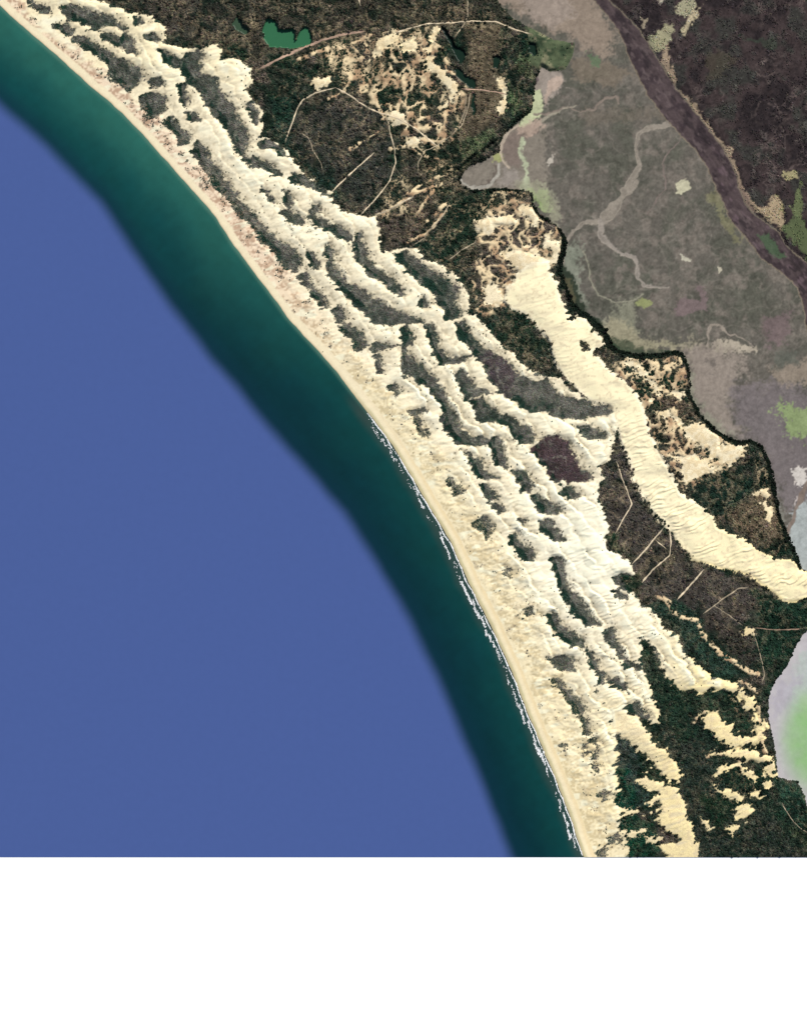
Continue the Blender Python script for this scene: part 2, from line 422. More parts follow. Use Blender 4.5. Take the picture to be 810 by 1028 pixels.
# sandy web of small ridges on the headlands and inland heath
WEB = np.zeros(U.shape)
for pts, dens, sc in [(tp('G', 150,150,330,60,400,120,490,190,505,250,505,330,445,370,380,360,330,420,300,500,200,560,150,540,130,430,160,280), 1.05, 8),
                  (tp('J', 0,110,60,85,140,75,290,60,320,110,328,190,300,200,330,260,370,310,440,370,490,410,560,430,560,500,420,560,320,640,180,420,110,250), 1.1, 9),
                  (tp('B', 160,160,480,80,560,200,600,260,560,420,470,470,400,420,330,330,230,270), 0.95, 11), (tp('B', 150,140,330,90,480,75,470,130,360,160,300,270,210,260), 0.7, 9), (tp('B', 0,60,270,20,400,20,700,20,690,120,560,80,300,100,60,200), 0.3, 10), (tp('A', 420,0,810,0,810,140,660,130,560,110,540,40), 0.35, 9),
                  (tp('B', 360,540,520,480,780,580,700,660,330,660), 0.6, 10),
                  (tp('P', 300,230,480,240,640,370,560,560,380,620,300,540,330,400), 0.25, 9),
                  (tp('O', 440,420,560,440,620,600,560,690,470,560), 0.4, 7),
                  (tp('Q', 180,330,420,260,520,420,500,560,300,560), 0.45, 7)]:
    s, d = poly(pts, 4)
    wu = U[s] + 5 * fbm(U[s], V[s], 14, 2, 1)
    wv = V[s] + 5 * fbm(U[s], V[s], 14, 2, 2)
    r = 1 - np.abs(fbm(wu, wv, sc, 3, 4)) * 3.4
    r = np.clip(r, 0, 1) * sm(-0.5, 0.35, fbm(U[s], V[s], 22, 2, 7) + dens - 0.5) * sm(-3, 4, d)
    WEB[s] = np.maximum(WEB[s], r * dens)
for pts, wd in [(tp('O', 120,40,180,60,210,110,240,130,310,150,330,200,360,240,410,290,470,330,530,370,580,390), 2.2), (tp('Z', 330,330,360,290,400,270), 1.2), (tp('Z', 400,500,440,490,480,490), 1.5),
                (tp('Z', 660,250,670,330,680,420,700,500), 1.6), (tp('Z', 560,460,562,520,580,580), 1.3), (tp('O', 500,420,545,440,585,470), 2.0),
                (tp('X', 380,217,400,205,417,194,443,185), 1.6), (tp('X', 409,243,428,235,443,217,452,207), 1.0), (tp('X', 420,213,428,200,435,191), 1.6), (tp('X', 424,228,438,214,450,202), 1.3),
                (tp('X', 405,198,422,186,440,178), 1.2), (tp('X', 352,150,368,140,380,133), 1.1), (tp('X', 392,150,410,146,424,156,440,160), 1.4), (tp('X', 300,60,320,52,345,48,372,36), 1.8),
                (tp('X', 330,100,345,92,352,80,345,66), 1.3), (tp('X', 372,95,382,110,386,125), 1.6), (tp('X', 430,120,445,128,452,140), 1.3)]:
    s, d = line(pts)
    WEB[s] = np.maximum(WEB[s], 0.95 * sm(0.8, -0.6, d - wd + 1.8 * fbm(U[s], V[s], 4.5, 2, 3)) * sm(-0.5, 0.1, fbm(U[s], V[s], 2.6, 2, 6)))
WEB *= land * (1 - SAND)

# ---------------------------------------------------------------- heights
# sand piles up along the wind (towards the east) and falls off sharply at the lee edge
SS = np.where(land, sm(-1.2, 1.2, F), 0)
pile = np.zeros(U.shape)
acc = np.zeros(nv)
for i in range(nu):
    acc = acc + (SS[:, i] - acc) * (SU / 12.0)
    acc = np.where(SS[:, i] < 0.3, acc * 0.75, acc)
    pile[:, i] = acc
pile0 = blur(pile, 4)
TAIL = np.zeros(U.shape)
acc = np.zeros(nv)
scr = np.where(land & (WESTD > 1) & (F < -1), 1.0, 0.0)
for i in range(nu):
    acc = np.maximum(acc * math.exp(-SU / 6.5), scr[:, i])
    TAIL[:, i] = acc
TAIL = np.maximum(blur(TAIL, 1), 0.75 * TROUGH * sm(30, 50, coast_d)) * SAND * (WESTD > 1) * (0.35 + 0.65 * sm(-0.3, 0.35, fbm(U, V, 15, 2, 5)))
pile = blur(pile0, 2) * blur(SS, 1)
DH = 3.6 * pile * (0.6 + 0.4 * sm(-0.4, 0.5, fbm(U, V, 22, 2, 0)))
back = sm(12, 60, coast_d)
Z = np.clip(0.11 * coast_d, -3, 1.6)
Z = Z + back * (1.5 + DH)
# transverse ripples and tongues on the sand
wa = U + 3.0 * fbm(U, V, 18, 2, 6)
wb = V + 3.0 * fbm(U, V, 18, 2, 7)
ang = math.radians(-24)
_, ph = rot(ang, wa, wb)
ph = ph / 4.6 + 0.8 * fbm(U, V, 11, 2, 3)
saw = ph - np.floor(ph)
saw = np.where(saw < 0.78, saw / 0.78, (1 - saw) / 0.22)
rip = saw * sm(-0.25, 0.4, 0.7 * fbm(ra / 2.2, rb, 9, 2, 5) + 0.5 * fbm(rc / 2, rd, 5, 2, 1))
ripamp = 1.15 * sm(1, 5, SHEETD) * sm(400, 470, V) + 0.4 * sm(1, 5, SHEETD) + 0.5 * sm(560, 640, V) * (U > 600) + 0.4 * (WESTD > 2) * sm(350, 520, V) + 0.22 * (WESTD > 2)
Z = Z + back * SAND * ripamp * (rip - 0.4)
Z = Z - 0.3 * blur(TROUGH, 1) * back
cw = -tv + 3.0 * fbm(ra / 3.0, rb, 5.0, 2, 6) + 7 * fbm(U, V, 26, 2, 4)
cph = cw / 15.0
cph = cph - np.floor(cph)
CSAW = np.where(cph < 0.86, cph / 0.86, (1 - cph) / 0.14)
CAMP = sm(2, 6, WESTD) * SAND * sm(-0.35, 0.3, fbm(tu / 2.5, tv, 14, 2, 1)) * back * sm(330, 430, V + 0.0 * U) + 0.35 * sm(2, 6, WESTD) * SAND * back
CAMP = CAMP * (1 - 0.45 * np.exp(-(((U - 585) / 55) ** 2 + ((V - 560) / 65) ** 2))) * (0.45 + 0.55 * sm(-0.2, 0.3, fbm(ra / 2, rb, 9, 2, 7)))
CAMP = np.clip(CAMP, 0, 1) * np.clip(1 - 0.5 * FORE, 0, 1)
Z = Z + 1.9 * CAMP * (CSAW - 0.4)
crest = fbm(ra / 3.2, rb, 4.2, 2, 3)
Z = Z + back * SAND * (WESTD > 1) * 0.55 * crest
# broad domes of the whitest dunes
for (cu, cv, r1, h) in [(596, 577, 12, 3.2), (598, 562, 13, 3.4), (621, 567, 10, 2.6), (594, 545, 13, 2.6), (575, 600, 13, 2), (588, 530, 12, 2), (560, 552, 11, 1.5), (605, 598, 14, 2)]:
    rr = np.sqrt((U - cu) ** 2 + ((V - cv) * 1.25) ** 2) / r1
    Z = Z + 0.55 * h * np.clip(1 - rr ** 3, 0, 1) * SAND
# foredune hummocks
hum = fbm(ra / 1.6, rb, 5, 3, 1)
Z = Z + FORE * sm(11, 24, coast_d) * (1.3 * hum + 0.6)
# scrub country
hills = 2.5 * fbm(U, V, 42, 3, 2) + 1.6 * fbm(U, V, 12, 3, 6)
Z = np.where(land & (F < 6), Z + (1 - SS) * hills * sm(20, 70, coast_d) * sm(6, -6, WESTD), Z)
Z = Z + 1.6 * blur(WEB, 1)
HEADL = np.clip(-np.maximum(MD, LD), 0, 9)
Z = np.where(land, 0.4 + (Z - 0.4) * np.where(coast_d > 60, sm(-0.3, 4, HEADL), 1), Z)
Z = np.where(land & (coast_d > 6), np.maximum(Z, 0.35), Z)
Z = np.where(isMarsh, 0.3 + 0.12 * fbm(U, V, 9, 3, 1), Z)
Z = np.where(isLagoon, 0.2, Z)
Z = np.where(isRiver, 0.25 - 0.15 * sm(0, 3, RD) + 0.1 * fbm(U, V, 4, 2, 2), Z)
Z = np.where(isHeath, 0.5 + 1.2 * sm(0, 6, HD) + 0.9 * fbm(U, V, 16, 3, 3), Z)
Z = np.where((wet < 0) & (POND > -4), np.maximum(Z - 1.2 * sm(-2.5, 0.5, POND), 0.12), Z)
Z = np.where(isPond, 0.12, Z)
Z = np.where(V > 815, np.minimum(Z, 0.4 + (Z - 0.4) * np.clip((V_END - V) / 45, 0, 1)), Z)

# ---------------------------------------------------------------- ground colours (albedo)
G = np.zeros(U.shape + (3,))
n1 = fbm(U, V, 26, 3, 0)
n2 = fbm(U, V, 9, 3, 3)
n3 = fbm(U, V, 3.2, 2, 5)
n4 = fbm(U, V, 1.6, 1, 2)


def mix(a, b, t):
    return a + (b - a) * t[..., None]


def paint(m, col, t=1.0):
    global G
    G = mix(G, alb(*col), np.clip(m * t, 0, 1))


# scrub tint raster, used for the soil and for the bushes on it
S = np.zeros(U.shape + (3,)) + alb(64, 66, 58)
S = mix(S, alb(36, 54, 42), sm(-0.2, 0.35, n1 + 0.5 * n2))
S = mix(S, alb(96, 84, 76), sm(0.05, 0.5, -n1 + 0.6 * n2))
slack = (WESTD > 0)
VEIN *= land & ~(WESTD > 0)
S = mix(S, alb(32, 44, 36), BLOT * 0.85 * (WESTD < 0))
greenS = sm(0.02, 0.35, -gu) + 0.5 * sm(0.1, 0.5, n1)
greenS = 1.55 * greenS * (0.3 + 0.7 * sm(-0.25, 0.2, fbm(U, V, 13, 3, 6))) + 0.5 * sm(0.25, 0.5, fbm(U, V, 8, 2, 1))
S = np.where(slack[..., None], mix(mix(np.zeros_like(S) + alb(112, 110, 100), alb(84, 86, 76), sm(-0.3, 0.3, n2)), alb(34, 56, 46), np.clip(greenS, 0, 1)), S)


def stint(pts, col, a=1.0, soft=4.0, nz=3.0):
    s, d = poly(pts, soft + 5, 2.2)
    w = sm(-soft, soft, d + nz * n2[s] * 1.5 + nz * 0.5 * n3[s]) * a
    S[s] = S[s] + (alb(*col) - S[s]) * w[..., None]


stint(tp('A', 340,0,420,0,810,0,810,140,640,125,560,130,500,60,400,30), (72, 66, 60), .8)
stint(tp('B', -60,0,690,0,760,90,540,75,300,90,140,130,-60,190), (70, 64, 56), .8)
stint(tp('B', 590,75,690,75,700,250,690,370,600,420,560,450,580,300,600,200), (112, 96, 80), .9)
stint(tp('B', 60,380,150,320,240,290,350,350,370,450,320,600,250,640,130,550,80,450), (74, 70, 66), .7)
stint(tp('B', 0,300,90,270,60,430,200,560,270,640,200,600,80,500,20,430), (40, 62, 52), .8)
stint(tp('B', 360,220,470,210,520,300,440,370,360,330), (40, 58, 46), .8)
stint(tp('B', 440,440,560,430,640,480,560,530,450,520), (34, 46, 36), .9)
stint(tp('B', 570,460,600,410,650,390,690,380,680,410,620,470,590,490), (98, 106, 78), .9, 3)
stint(tp('B', 720,280,710,240,740,270,770,330,740,350,720,330), (92, 110, 78), .9, 3)
stint(tp('B', 750,165,800,175,790,230,750,220), (110, 122, 88), .8, 2)
stint(tp('C', -10,88,60,105,90,130,75,190,60,215,0,170), (74, 94, 64), .9, 3)
stint(tp('B', 690,50,740,60,800,110,790,90), (38, 46, 34), 1, 2)
stint(tp('E', 525,110,560,75,640,40,760,10,720,120,660,185,560,215), (98, 84, 76), .9)
stint(tp('E', 660,190,740,140,810,60,860,60,860,260,810,270,720,230), (36, 56, 46), .8)
stint(tp('G', 0,60,90,40,150,140,150,250,100,340,20,340), (42, 56, 44), .6)
stint(tp('G', 170,190,330,120,480,180,500,250,360,300,330,420,270,520,180,540,150,400), (104, 90, 82), .9)
stint(tp('G', 60,330,120,400,150,520,250,560,330,600,220,640,140,570,130,480), (34, 56, 46), .9)
stint(tp('G', 220,610,260,590,310,620,400,640,470,688,220,700), (44, 58, 46), .9)
stint(tp('F', 490,0,560,10,620,30,620,90,560,95,510,60), (58, 66, 58), .8)
stint(tp('I', 10,0,130,0,190,60,220,130,190,180,90,130), (44, 58, 46), .7)
stint(tp('I', 440,570,470,480,490,460,530,530,560,600,600,688,420,688), (92, 82, 78), .9)
stint(tp('I', 130,490,190,440,240,440,290,460,300,510,330,570,380,590,370,620,280,622,220,615,180,550), (80, 64, 66), .9, 2)
stint(tp('F', 520,240,570,215,640,250,690,315,640,400,600,360,570,305), (84, 72, 74), .8, 3)
stint(tp('L', 140,90,235,120,330,220,420,330,520,370,640,390,640,480,560,560,480,580,450,490,300,450,260,420,240,330,150,200), (84, 74, 70), .95)
stint(tp('L', 450,490,560,540,620,560,680,640,620,687,480,570), (70, 62, 58), .8)
stint(tp('L', 150,230,190,250,200,310,160,300), (34, 58, 44), 1, 2)
stint(tp('L', 190,390,260,370,265,440,230,440), (30, 50, 38), 1, 2)
stint(tp('L', 620,430,740,470,810,450,810,560,760,640,680,687,640,600,650,480), (36, 58, 46), .95)
stint(tp('O', 100,60,200,40,330,110,340,200,430,300,560,390,440,410,330,350,230,210,150,150), (50, 70, 60), .85)
stint(tp('O', 50,240,110,290,160,380,270,470,420,460,400,560,250,600,140,600,90,440), (44, 66, 52), .7)
stint(tp('P', 60,-120,330,-60,480,40,560,160,660,380,800,400,820,730,250,730,180,420,100,200), (34, 54, 42), .6, 5)
stint(tp('P', 110,120,330,70,330,160,410,230,380,330,470,430,460,560,560,580,600,480,700,620,810,720,320,720,230,470,240,320), (54, 58, 54), .55, 5, 5)
stint(tp('P', 140,100,300,100,300,180,220,200), (32, 56, 42), .7)
stint(tp('P', 320,430,470,460,460,560,400,600,330,500), (28, 50, 36), .9)
stint(tp('P', 660,385,760,380,800,470,810,560,740,580,680,500), (40, 66, 54), .9)
stint(tp('P', 720,560,810,640,810,700,750,640), (84, 88, 68), .9, 3)
stint(tp('N', 460,150,540,150,570,290,560,380,600,430,590,480,530,510,480,490,470,300), (62, 74, 70), .8, 2)
stint(tp('N', 470,320,520,330,550,420,580,480,530,510,480,490,465,400), (10, 64, 48), .85, 3)
stint(tp('N', 490,530,640,530,650,690,520,700), (12, 62, 46), .85, 3)
stint(tp('J', 410,490,440,540,560,560,640,600,600,630,540,688,330,688,350,600), (38, 56, 48), .9, 3)
stint(tp('J', 170,240,230,215,300,260,350,300,300,330,240,290), (104, 88, 76), .9, 3)
stint(tp('J', 160,310,240,290,310,390,380,450,250,450,160,360), (88, 76, 66), .9, 3)
stint(tp('L', 540,190,640,110,690,100,705,160,740,260,700,290,640,270), (112, 94, 78), .95, 3)
stint(tp('Q', 0,400,200,400,420,520,330,620,120,800,0,720), (34, 54, 46), .85, 3)
S = mix(S, alb(30, 40, 34), 0.75 * BLOT * (WESTD < 0))
S = mix(S, alb(158, 136, 112), 0.6 * VEIN * (1 - 0.7 * sm(580, 660, V)))
BURN = np.zeros(U.shape)
for pts in (tp('L', 140,60,235,110,330,220,420,330,520,370,640,400,660,520,560,580,480,580,450,490,300,450,240,430,230,330,150,200), tp('B', 590,75,690,75,700,250,690,370,600,420,570,380,590,200)):
    s, d = poly(pts, 9, 1.5)
    BURN[s] = np.maximum(BURN[s], sm(-3, 3, d))
B2 = sm(0.08, 0.42, fbm(vu, vv, 5.5, 3, 2))
L2 = sm(0.10, 0.45, fbm(vu, vv, 4.6, 3, 5) - 0.25 * n1)
ns = ~slack
B2 = B2 * (1 - 0.7 * BURN)
L2 = L2 * (1 - 0.6 * BURN)
S = mix(S, alb(24, 40, 32), 0.75 * B2 * ns)
S = mix(S, alb(142, 126, 104), 0.36 * L2 * (1 - B2) * ns * (1 - 0.55 * sm(600, 680, V)))
S = mix(S, alb(58, 62, 56), 0.35 * B2 * (~ns))
S = mix(S, alb(140, 136, 122), 0.4 * L2 * (~ns))
S = np.where(ns[..., None], S * np.array([0.93, 1.02, 0.96]), S * 1.12)
S = S * (1 + 0.3 * n2 + 0.35 * n3)[..., None]
# shoreline trees along the headland
SHORE = np.array([(543,67),(538,78),(533,110),(517,123),(503,137),(500,153),(484,160),(470,167),(460,180),(463,187),(473,192),(503,190),(533,193),(534,205),(541,217),(558.5,227),(566,239),(566,252),(563,262),(562,275),(572,300),(580,312),(590,316),(606,332),(612,345),(618,352),(638,357),
    (660,357),(680,354.5),(684.5,356),(690,370),(692,387),(690,394),(701,416.5),(716,432),(731,441.5),(742,444),(753,443),(764,450),(768,458),(772,470),(775,480),(778.5,500),(780,515),(791.5,543),(797,556),(803,571)], float)
s, d = line(SHORE)
BELT = np.zeros(U.shape)
wdt = np.interp(V[s], [0, 110, 180, 200, 260, 290, 320, 350, 365, 440, 470, 520, 570], [.7, .6, .7, 1.6, 2.2, 3, 3.5, 4, 2.4, 2.2, 3.2, 3.4, 2])
BELT[s] = sm(0.9, -0.9, d - wdt * (1 + 0.55 * n1[s]) + 1.3 * n2[s] + 0.7 * n3[s])
s, d = line(tp('W', 60,690,90,660,150,610,205,575,280,520))
BELT[s] = np.maximum(BELT[s], sm(0.8, -0.8, d - 1.1 + n2[s]))
BELT *= (MD < 2) & (LD <= 0)
S = mix(S, alb(24, 34, 26), BELT)
SAND = SAND * (1 - BELT)
WEB = WEB * (1 - BELT)

G = S * (0.85 + 0.25 * n3[..., None] + 0.2 * n4[..., None])
s, d = poly(tp('C', -15,80,62,100,100,130,85,200,60,225,-5,185), 9, 1.5)
gw = sm(-9, -3, d)
gcol = mix(mix(np.zeros(d.shape + (3,)) + alb(88, 98, 72), alb(60, 74, 54), sm(-.1, .4, n2[s])), alb(128, 126, 98), sm(.1, .5, fbm(vu[s], vv[s], 7, 3, 1)))
G[s] = mix(G[s], gcol * (1 + .2 * n3[s])[..., None], gw)
G = mix(G, alb(150, 130, 108), np.clip((U < 538) * sm(0.15, 0.75, n2 + 0.6 * n3) * 0.45 * (~slack), 0, 1))
webc = mix(np.zeros_like(G) + alb(238, 214, 170), alb(182, 150, 116), sm(-0.3, 0.4, n2))
G = mix(G, webc, np.clip(WEB * 1.3, 0, 1))

# bare sand tints
salb = lambda *c: np.clip(lin(c), 0, 0.95)
sand = np.zeros_like(G) + salb(250, 235, 200)
yel = np.clip(sm(640, 780, V) * 0.7 + sm(480, 570, V) * sm(640, 720, U) * 1.0 + 0.35 * sm(140, 40, V), 0, 1)
sand = mix(sand, salb(246, 226, 168), yel)
sand = mix(sand, salb(250, 234, 190), 0.8 * sm(0, 4, SHEETD))
wht = np.exp(-(((U - 585) / 60) ** 2 + ((V - 555) / 70) ** 2))
sand = mix(sand, salb(253, 242, 216), 0.8 * wht)
sand = mix(sand, alb(232, 216, 180), np.clip(0.55 * sm(0.1, 0.7, n2 * 0.8 + n3 * 0.5), 0, 1))
sand = mix(sand, alb(214, 196, 160), np.clip(0.5 * sm(0.25, 0.8, n3 + 0.6 * n4) * (1 - wht), 0, 1))
small = np.clip(FUZZ * 1.3, 0, 1) * (SHEETD < -1) * (WESTD < -1)
sand = mix(sand, alb(236, 212, 166), small * (0.35 + 0.5 * sm(-0.3, 0.3, n3 + n2)))
low = sm(0.75, 0.15, pile0) * (WESTD > 0) * (1 - wht)
sand = mix(sand, alb(236, 220, 184), low * 0.55)
sand = mix(sand, alb(196, 182, 150), low * 0.5 * sm(0.1, 0.5, n3 + 0.8 * n4))
sand = mix(sand, salb(255, 245, 215), 0.7 * sm(0.55, 0.95, pile0) * sm(-0.2, 0.4, n2) * (WESTD > 0))
sand = mix(sand, alb(168, 156, 130), np.clip(TAIL * 1.1 * sm(-0.35, 0.4, 0.8 * n3 + 0.7 * n4), 0, 0.85))
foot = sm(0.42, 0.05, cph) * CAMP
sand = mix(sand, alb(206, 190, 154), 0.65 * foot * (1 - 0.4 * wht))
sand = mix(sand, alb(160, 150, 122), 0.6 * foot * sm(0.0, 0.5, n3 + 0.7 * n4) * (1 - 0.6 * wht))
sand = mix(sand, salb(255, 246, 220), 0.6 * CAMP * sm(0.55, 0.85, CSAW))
streak = fbm(ra / 4.5, rb, 2.6, 2, 6)
sand = mix(sand, alb(226, 212, 178), 0.5 * sm(0.1, 0.6, streak) * (1 - 0.6 * wht))
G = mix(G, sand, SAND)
# thin grass at the windward fringes
fr = sm(3.5, 0.0, Fr) * SAND * np.clip(gu * 2, 0, 1)
G = mix(G, alb(150, 140, 112), fr * 0.55 * sm(-0.4, 0.4, n3))
# foredune colours: pink-beige in the north, straw in the south
pink = sm(400, 250, V)
fc = mix(np.zeros_like(G) + salb(243, 226, 184), salb(244, 218, 186), pink)
fd = mix(np.zeros_like(G) + salb(206, 186, 142), salb(178, 140, 112), pink)
ft = sm(-0.2, 0.4, 0.8 * fbm(ra / 1.8, rb, 6, 3, 2) + 0.4 * fbm(U, V, 18, 2, 3) + 0.5 * n4)
fcol = mix(fc, fd, ft * 0.85)
fcol = mix(fcol, salb(255, 242, 208), 0.8 * sm(0.15, 0.5, fbm(ra / 2.6, rb, 4, 2, 0)))
fcol = mix(fcol, alb(112, 88, 74), sm(0.35, 0.7, 0.8 * n3 + 0.6 * fbm(U, V, 7, 2, 1)) * (0.35 + 0.5 * pink))
G = mix(G, fcol, np.clip(FORE * np.clip(SAND + 0.3, 0, 1) * 0.9, 0, 1))
# beach
beach = sm(bw + .4, bw - .8, coast_d + 0.8 * fine) * (coast_d < 14)
bc = mix(np.zeros_like(G) + salb(242, 224, 186), salb(240, 218, 172), sm(380, 500, V))
bc = mix(bc, alb(204, 196, 150), sm(360, 430, V) * sm(5.5, 2.5, coast_d) * 0.8)
bc = mix(bc, alb(196, 168, 134), sm(1.8, 0.3, coast_d) * 0.5)
bc = mix(bc, salb(252, 234, 196), 0.6 * sm(2, 4, coast_d) * sm(9, 6, coast_d))
G = mix(G, bc * (0.97 + 0.06 * n3[..., None]), beach)
G = mix(G, alb(100, 104, 84), sm(0.6, -0.8, coast_d))

# salt marsh
mg = np.zeros_like(G) + alb(104, 99, 90)
mg = mix(mg, alb(94, 93, 82), sm(-0.2, 0.4, n1))
mg = mix(mg, alb(120, 112, 102), sm(0, 0.5, n2 - 0.4 * n1))
mg = mix(mg, alb(84, 84, 74), sm(0.1, 0.5, fbm(vu, vv, 10, 4, 3)) * 0.6)
mg = mix(mg, alb(136, 128, 116), 0.35 * np.clip(1 - np.abs(fbm(vu, vv, 16, 3, 2)) * 9, 0, 1))
mg = mg * (1 + 0.16 * n3[..., None] + 0.10 * n4[..., None])
G = np.where(isMarsh[..., None], mg, G)


def mt(t, p, col, a=1.0, soft=3.0, nz=2.5, mask=None):
    s, d = poly(tp(t, *p), soft + 6, 1.0 + 0.35 * soft)
    w = sm(-soft, soft, d + nz * n2[s] * 1.8 + nz * 0.8 * n3[s] + 0.5 * (soft + nz) * n4[s]) * a
    w = w * (wet[s] > 0) if mask is None else w * mask[s]
    G[s] = G[s] + (alb(*col) * (1 + 0.08 * n3[s][..., None]) - G[s]) * w[..., None]


mt('C', (-160,-60,150,-60,210,60,240,120,200,180,110,120,0,70,-60,30,-140,0), (150, 134, 118), .9, 6)
mt('C', (-60,-20,60,-10,110,40,40,80,-20,60), (160, 146, 134), .6)
mt('C', (100,170,200,180,280,220,220,260,110,240), (126, 114, 98), .7)
mt('C', (150,160,190,180,180,200,160,190), (92, 112, 84), .8, 1.5)
mt('C', (130,330,400,330,410,360,250,370,140,380), (116, 106, 92), .45, 5)
mt('B', (570,540,640,480,700,410,760,370,830,370,830,600,700,575,600,570), (136, 127, 114), .9, 4)
mt('W', (480,130,560,85,650,120,690,180,640,240,560,320,530,240,500,230), (158, 146, 134), .9, 2.5, 2)
mt('W', (590,190,650,150,675,190,600,250,560,310,555,260), (190, 168, 150), .8, 1, 1)
mt('W', (440,300,490,200,480,300,460,360), (122, 108, 108), .8, 1.2, 1)
mt('W', (500,165,520,140,530,170,515,190), (84, 70, 76), .8, .8, .5)
mt('W', (500,230,540,225,552,330,505,410,455,445,395,435,465,385,488,310), (196, 200, 158), .95, 1, .8)
mt('W', (340,500,480,440,540,410,530,470,440,510,420,560,400,680,340,660,310,590), (128, 114, 104), .9, 2, 1)
mt('W', (400,440,540,400,545,450,470,490,400,490), (182, 160, 142), .7, 1.5, 1.5)
mt('W', (255,600,300,570,312,650,268,662), (166, 168, 110), .8, 1, 1)
mt('W', (405,600,425,510,445,520,430,600,470,660,450,700,480,800,420,800,440,720), (186, 192, 158), .85, 1.2, .8)
mt('W', (290,680,400,690,410,780,290,800), (156, 146, 136), .7, 3, 2)
mt('W', (190,790,250,740,268,670,285,680,270,760,220,800), (96, 86, 78), .8, 1, .6)
mt('G', (375,45,430,40,455,90,440,150,400,120,380,80), (150, 168, 112), .95, 2)
mt('G', (300,20,390,0,470,60,490,190,430,150,380,60), (160, 158, 132), .6, 3)
mt('G', (490,270,560,260,590,300,560,400,610,540,700,620,660,640,600,560,540,480,500,400), (142, 146, 128), .75, 4)
mt('G', (470,335,515,330,545,400,570,470,600,525,650,570,690,620,700,690,650,690,600,580,540,560,500,480), (44, 54, 42), .95, 1.5, 1.5)
mt('G', (505,400,530,400,560,490,545,520,520,470), (92, 88, 66), .8, 1.5, 1)
mt('G', (680,560,740,500,800,480,810,620,760,680,690,640), (150, 148, 126), .6, 4)
mt('H', (0,560,80,590,130,640,200,660,380,660,420,688,0,700), (164, 156, 128), .8, 4)
mt('H', (420,670,480,655,560,670,600,700,400,720), (184, 172, 152), .9, 2)
mt('I', (385,60,430,40,460,65,520,92,600,98,745,92,745,106,600,120,500,145,420,160), (38, 56, 42), .95, 1.5, 2)
mt('J', (0,10,100,20,220,50,60,80,0,110), (58, 72, 54), .8, 3)
mt('J', (290,30,400,20,520,60,560,120,520,200,480,300,560,400,470,390,370,300,330,200,330,100), (150, 138, 126), .9, 6)
mt('J', (330,80,350,200,390,290,470,370,520,400,440,380,360,310,320,200), (142, 142, 122), .7, 3)
mt('J', (520,190,700,180,810,200,900,300,900,620,810,688,690,688,640,460,560,400,500,300), (122, 113, 112), .85, 9)
mt('J', (660,130,810,80,900,100,900,200,700,180), (150, 136, 120), .8, 4)
mt('J', (395,95,430,80,440,110,410,135), (112, 104, 96), .9, 2)
mt('J', (670,60,760,40,780,90,690,130), (96, 98, 88), .8, 4)
mt('J', (670,275,700,258,740,285,810,280,880,270,880,410,810,405,740,405,720,350,690,310), (142, 158, 108), .9, 3.5, 5)
mt('H', (270,500,350,480,370,430,410,470,410,540,280,550), (124, 108, 106), .9, 2)
mt('H', (640,560,740,540,730,660,640,688), (120, 102, 102), .7, 4)
mt('H', (400,50,440,50,510,190,560,250,520,250,450,150), (132, 128, 96), .7, 3)
mt('C', (415,550,450,540,460,565,430,585,415,575), (196, 190, 160), .95, .8, .5)
mt('C', (25,490,45,465,48,490,30,497), (196, 186, 170), .9, .8, .5)
mt('H', (295,312,315,322,340,322,325,332,300,326), (196, 190, 168), .9, .6, .4)
mt('H', (445,365,460,358,468,376,455,384), (196, 188, 164), .9, .6, .4)
mt('H', (110,500,150,485,182,505,150,528,120,522), (150, 154, 104), .9, 1, .6)
mt('J', (745,555,770,540,780,520,810,540,810,590,780,580,755,588), (208, 198, 186), .9, 1.5, 3)
mt('Q', (680,450,730,440,760,410,810,440,880,470,860,530,720,530), (206, 198, 188), .9, 1.2, 3)
mt('Q', (700,700,730,630,745,640,730,700,710,720), (196, 184, 176), .9, 1, .5)
mt('L', (720,290,760,180,810,120,900,100,900,380,810,400,775,350,740,270), (176, 182, 178), .9, 4)
mt('L', (690,60,720,140,740,250,700,170), (146, 148, 136), .5, 3)
# lagoon bed
G = np.where(isLagoon[..., None], alb(192, 186, 186) * (1 + 0.06 * n2[..., None]), G)
mt('P', (760,-150,950,-300,950,40,760,60,720,0), (182, 192, 182), .8, 8)
mt('O', (700,420,770,400,760,480,680,580,640,600,660,500), (180, 173, 180), .8, 6, 3)
G_el = np.exp(-np.clip((((U - 821) / 36) ** 2 + ((V - 743) / 50) ** 2), 0, 4) ** 3)
G = mix(G, alb(146, 186, 126), np.where(isLagoon, G_el, 0) * (0.95 + 0.2 * n2))
G = mix(G, alb(170, 198, 146), np.where(isLagoon, np.clip(G_el, 0, 1) * sm(0, 0.4, n1), 0) * 0.7)
swirl = np.sin(22 * fbm(U, V, 34, 2, 5) + 2.5 * fbm(U, V, 8, 2, 1))
wt = 0.055 * swirl + 0.13 * fbm(U, V, 3.4, 3, 6) + 0.10 * fbm(vu, vv, 8, 3, 7) + 0.05 * n4
wl = np.clip(1 - np.abs(fbm(vu, vv, 12, 3, 7)) * 10, 0, 1)
G = np.where(isMarsh[..., None], G * (1 + wt)[..., None], np.where(isLagoon[..., None], G * (1 + 0.4 * wt)[..., None], G))
G = mix(G, G * 0.72, wl * isMarsh * sm(-0.1, 0.4, n1) * 0.8)
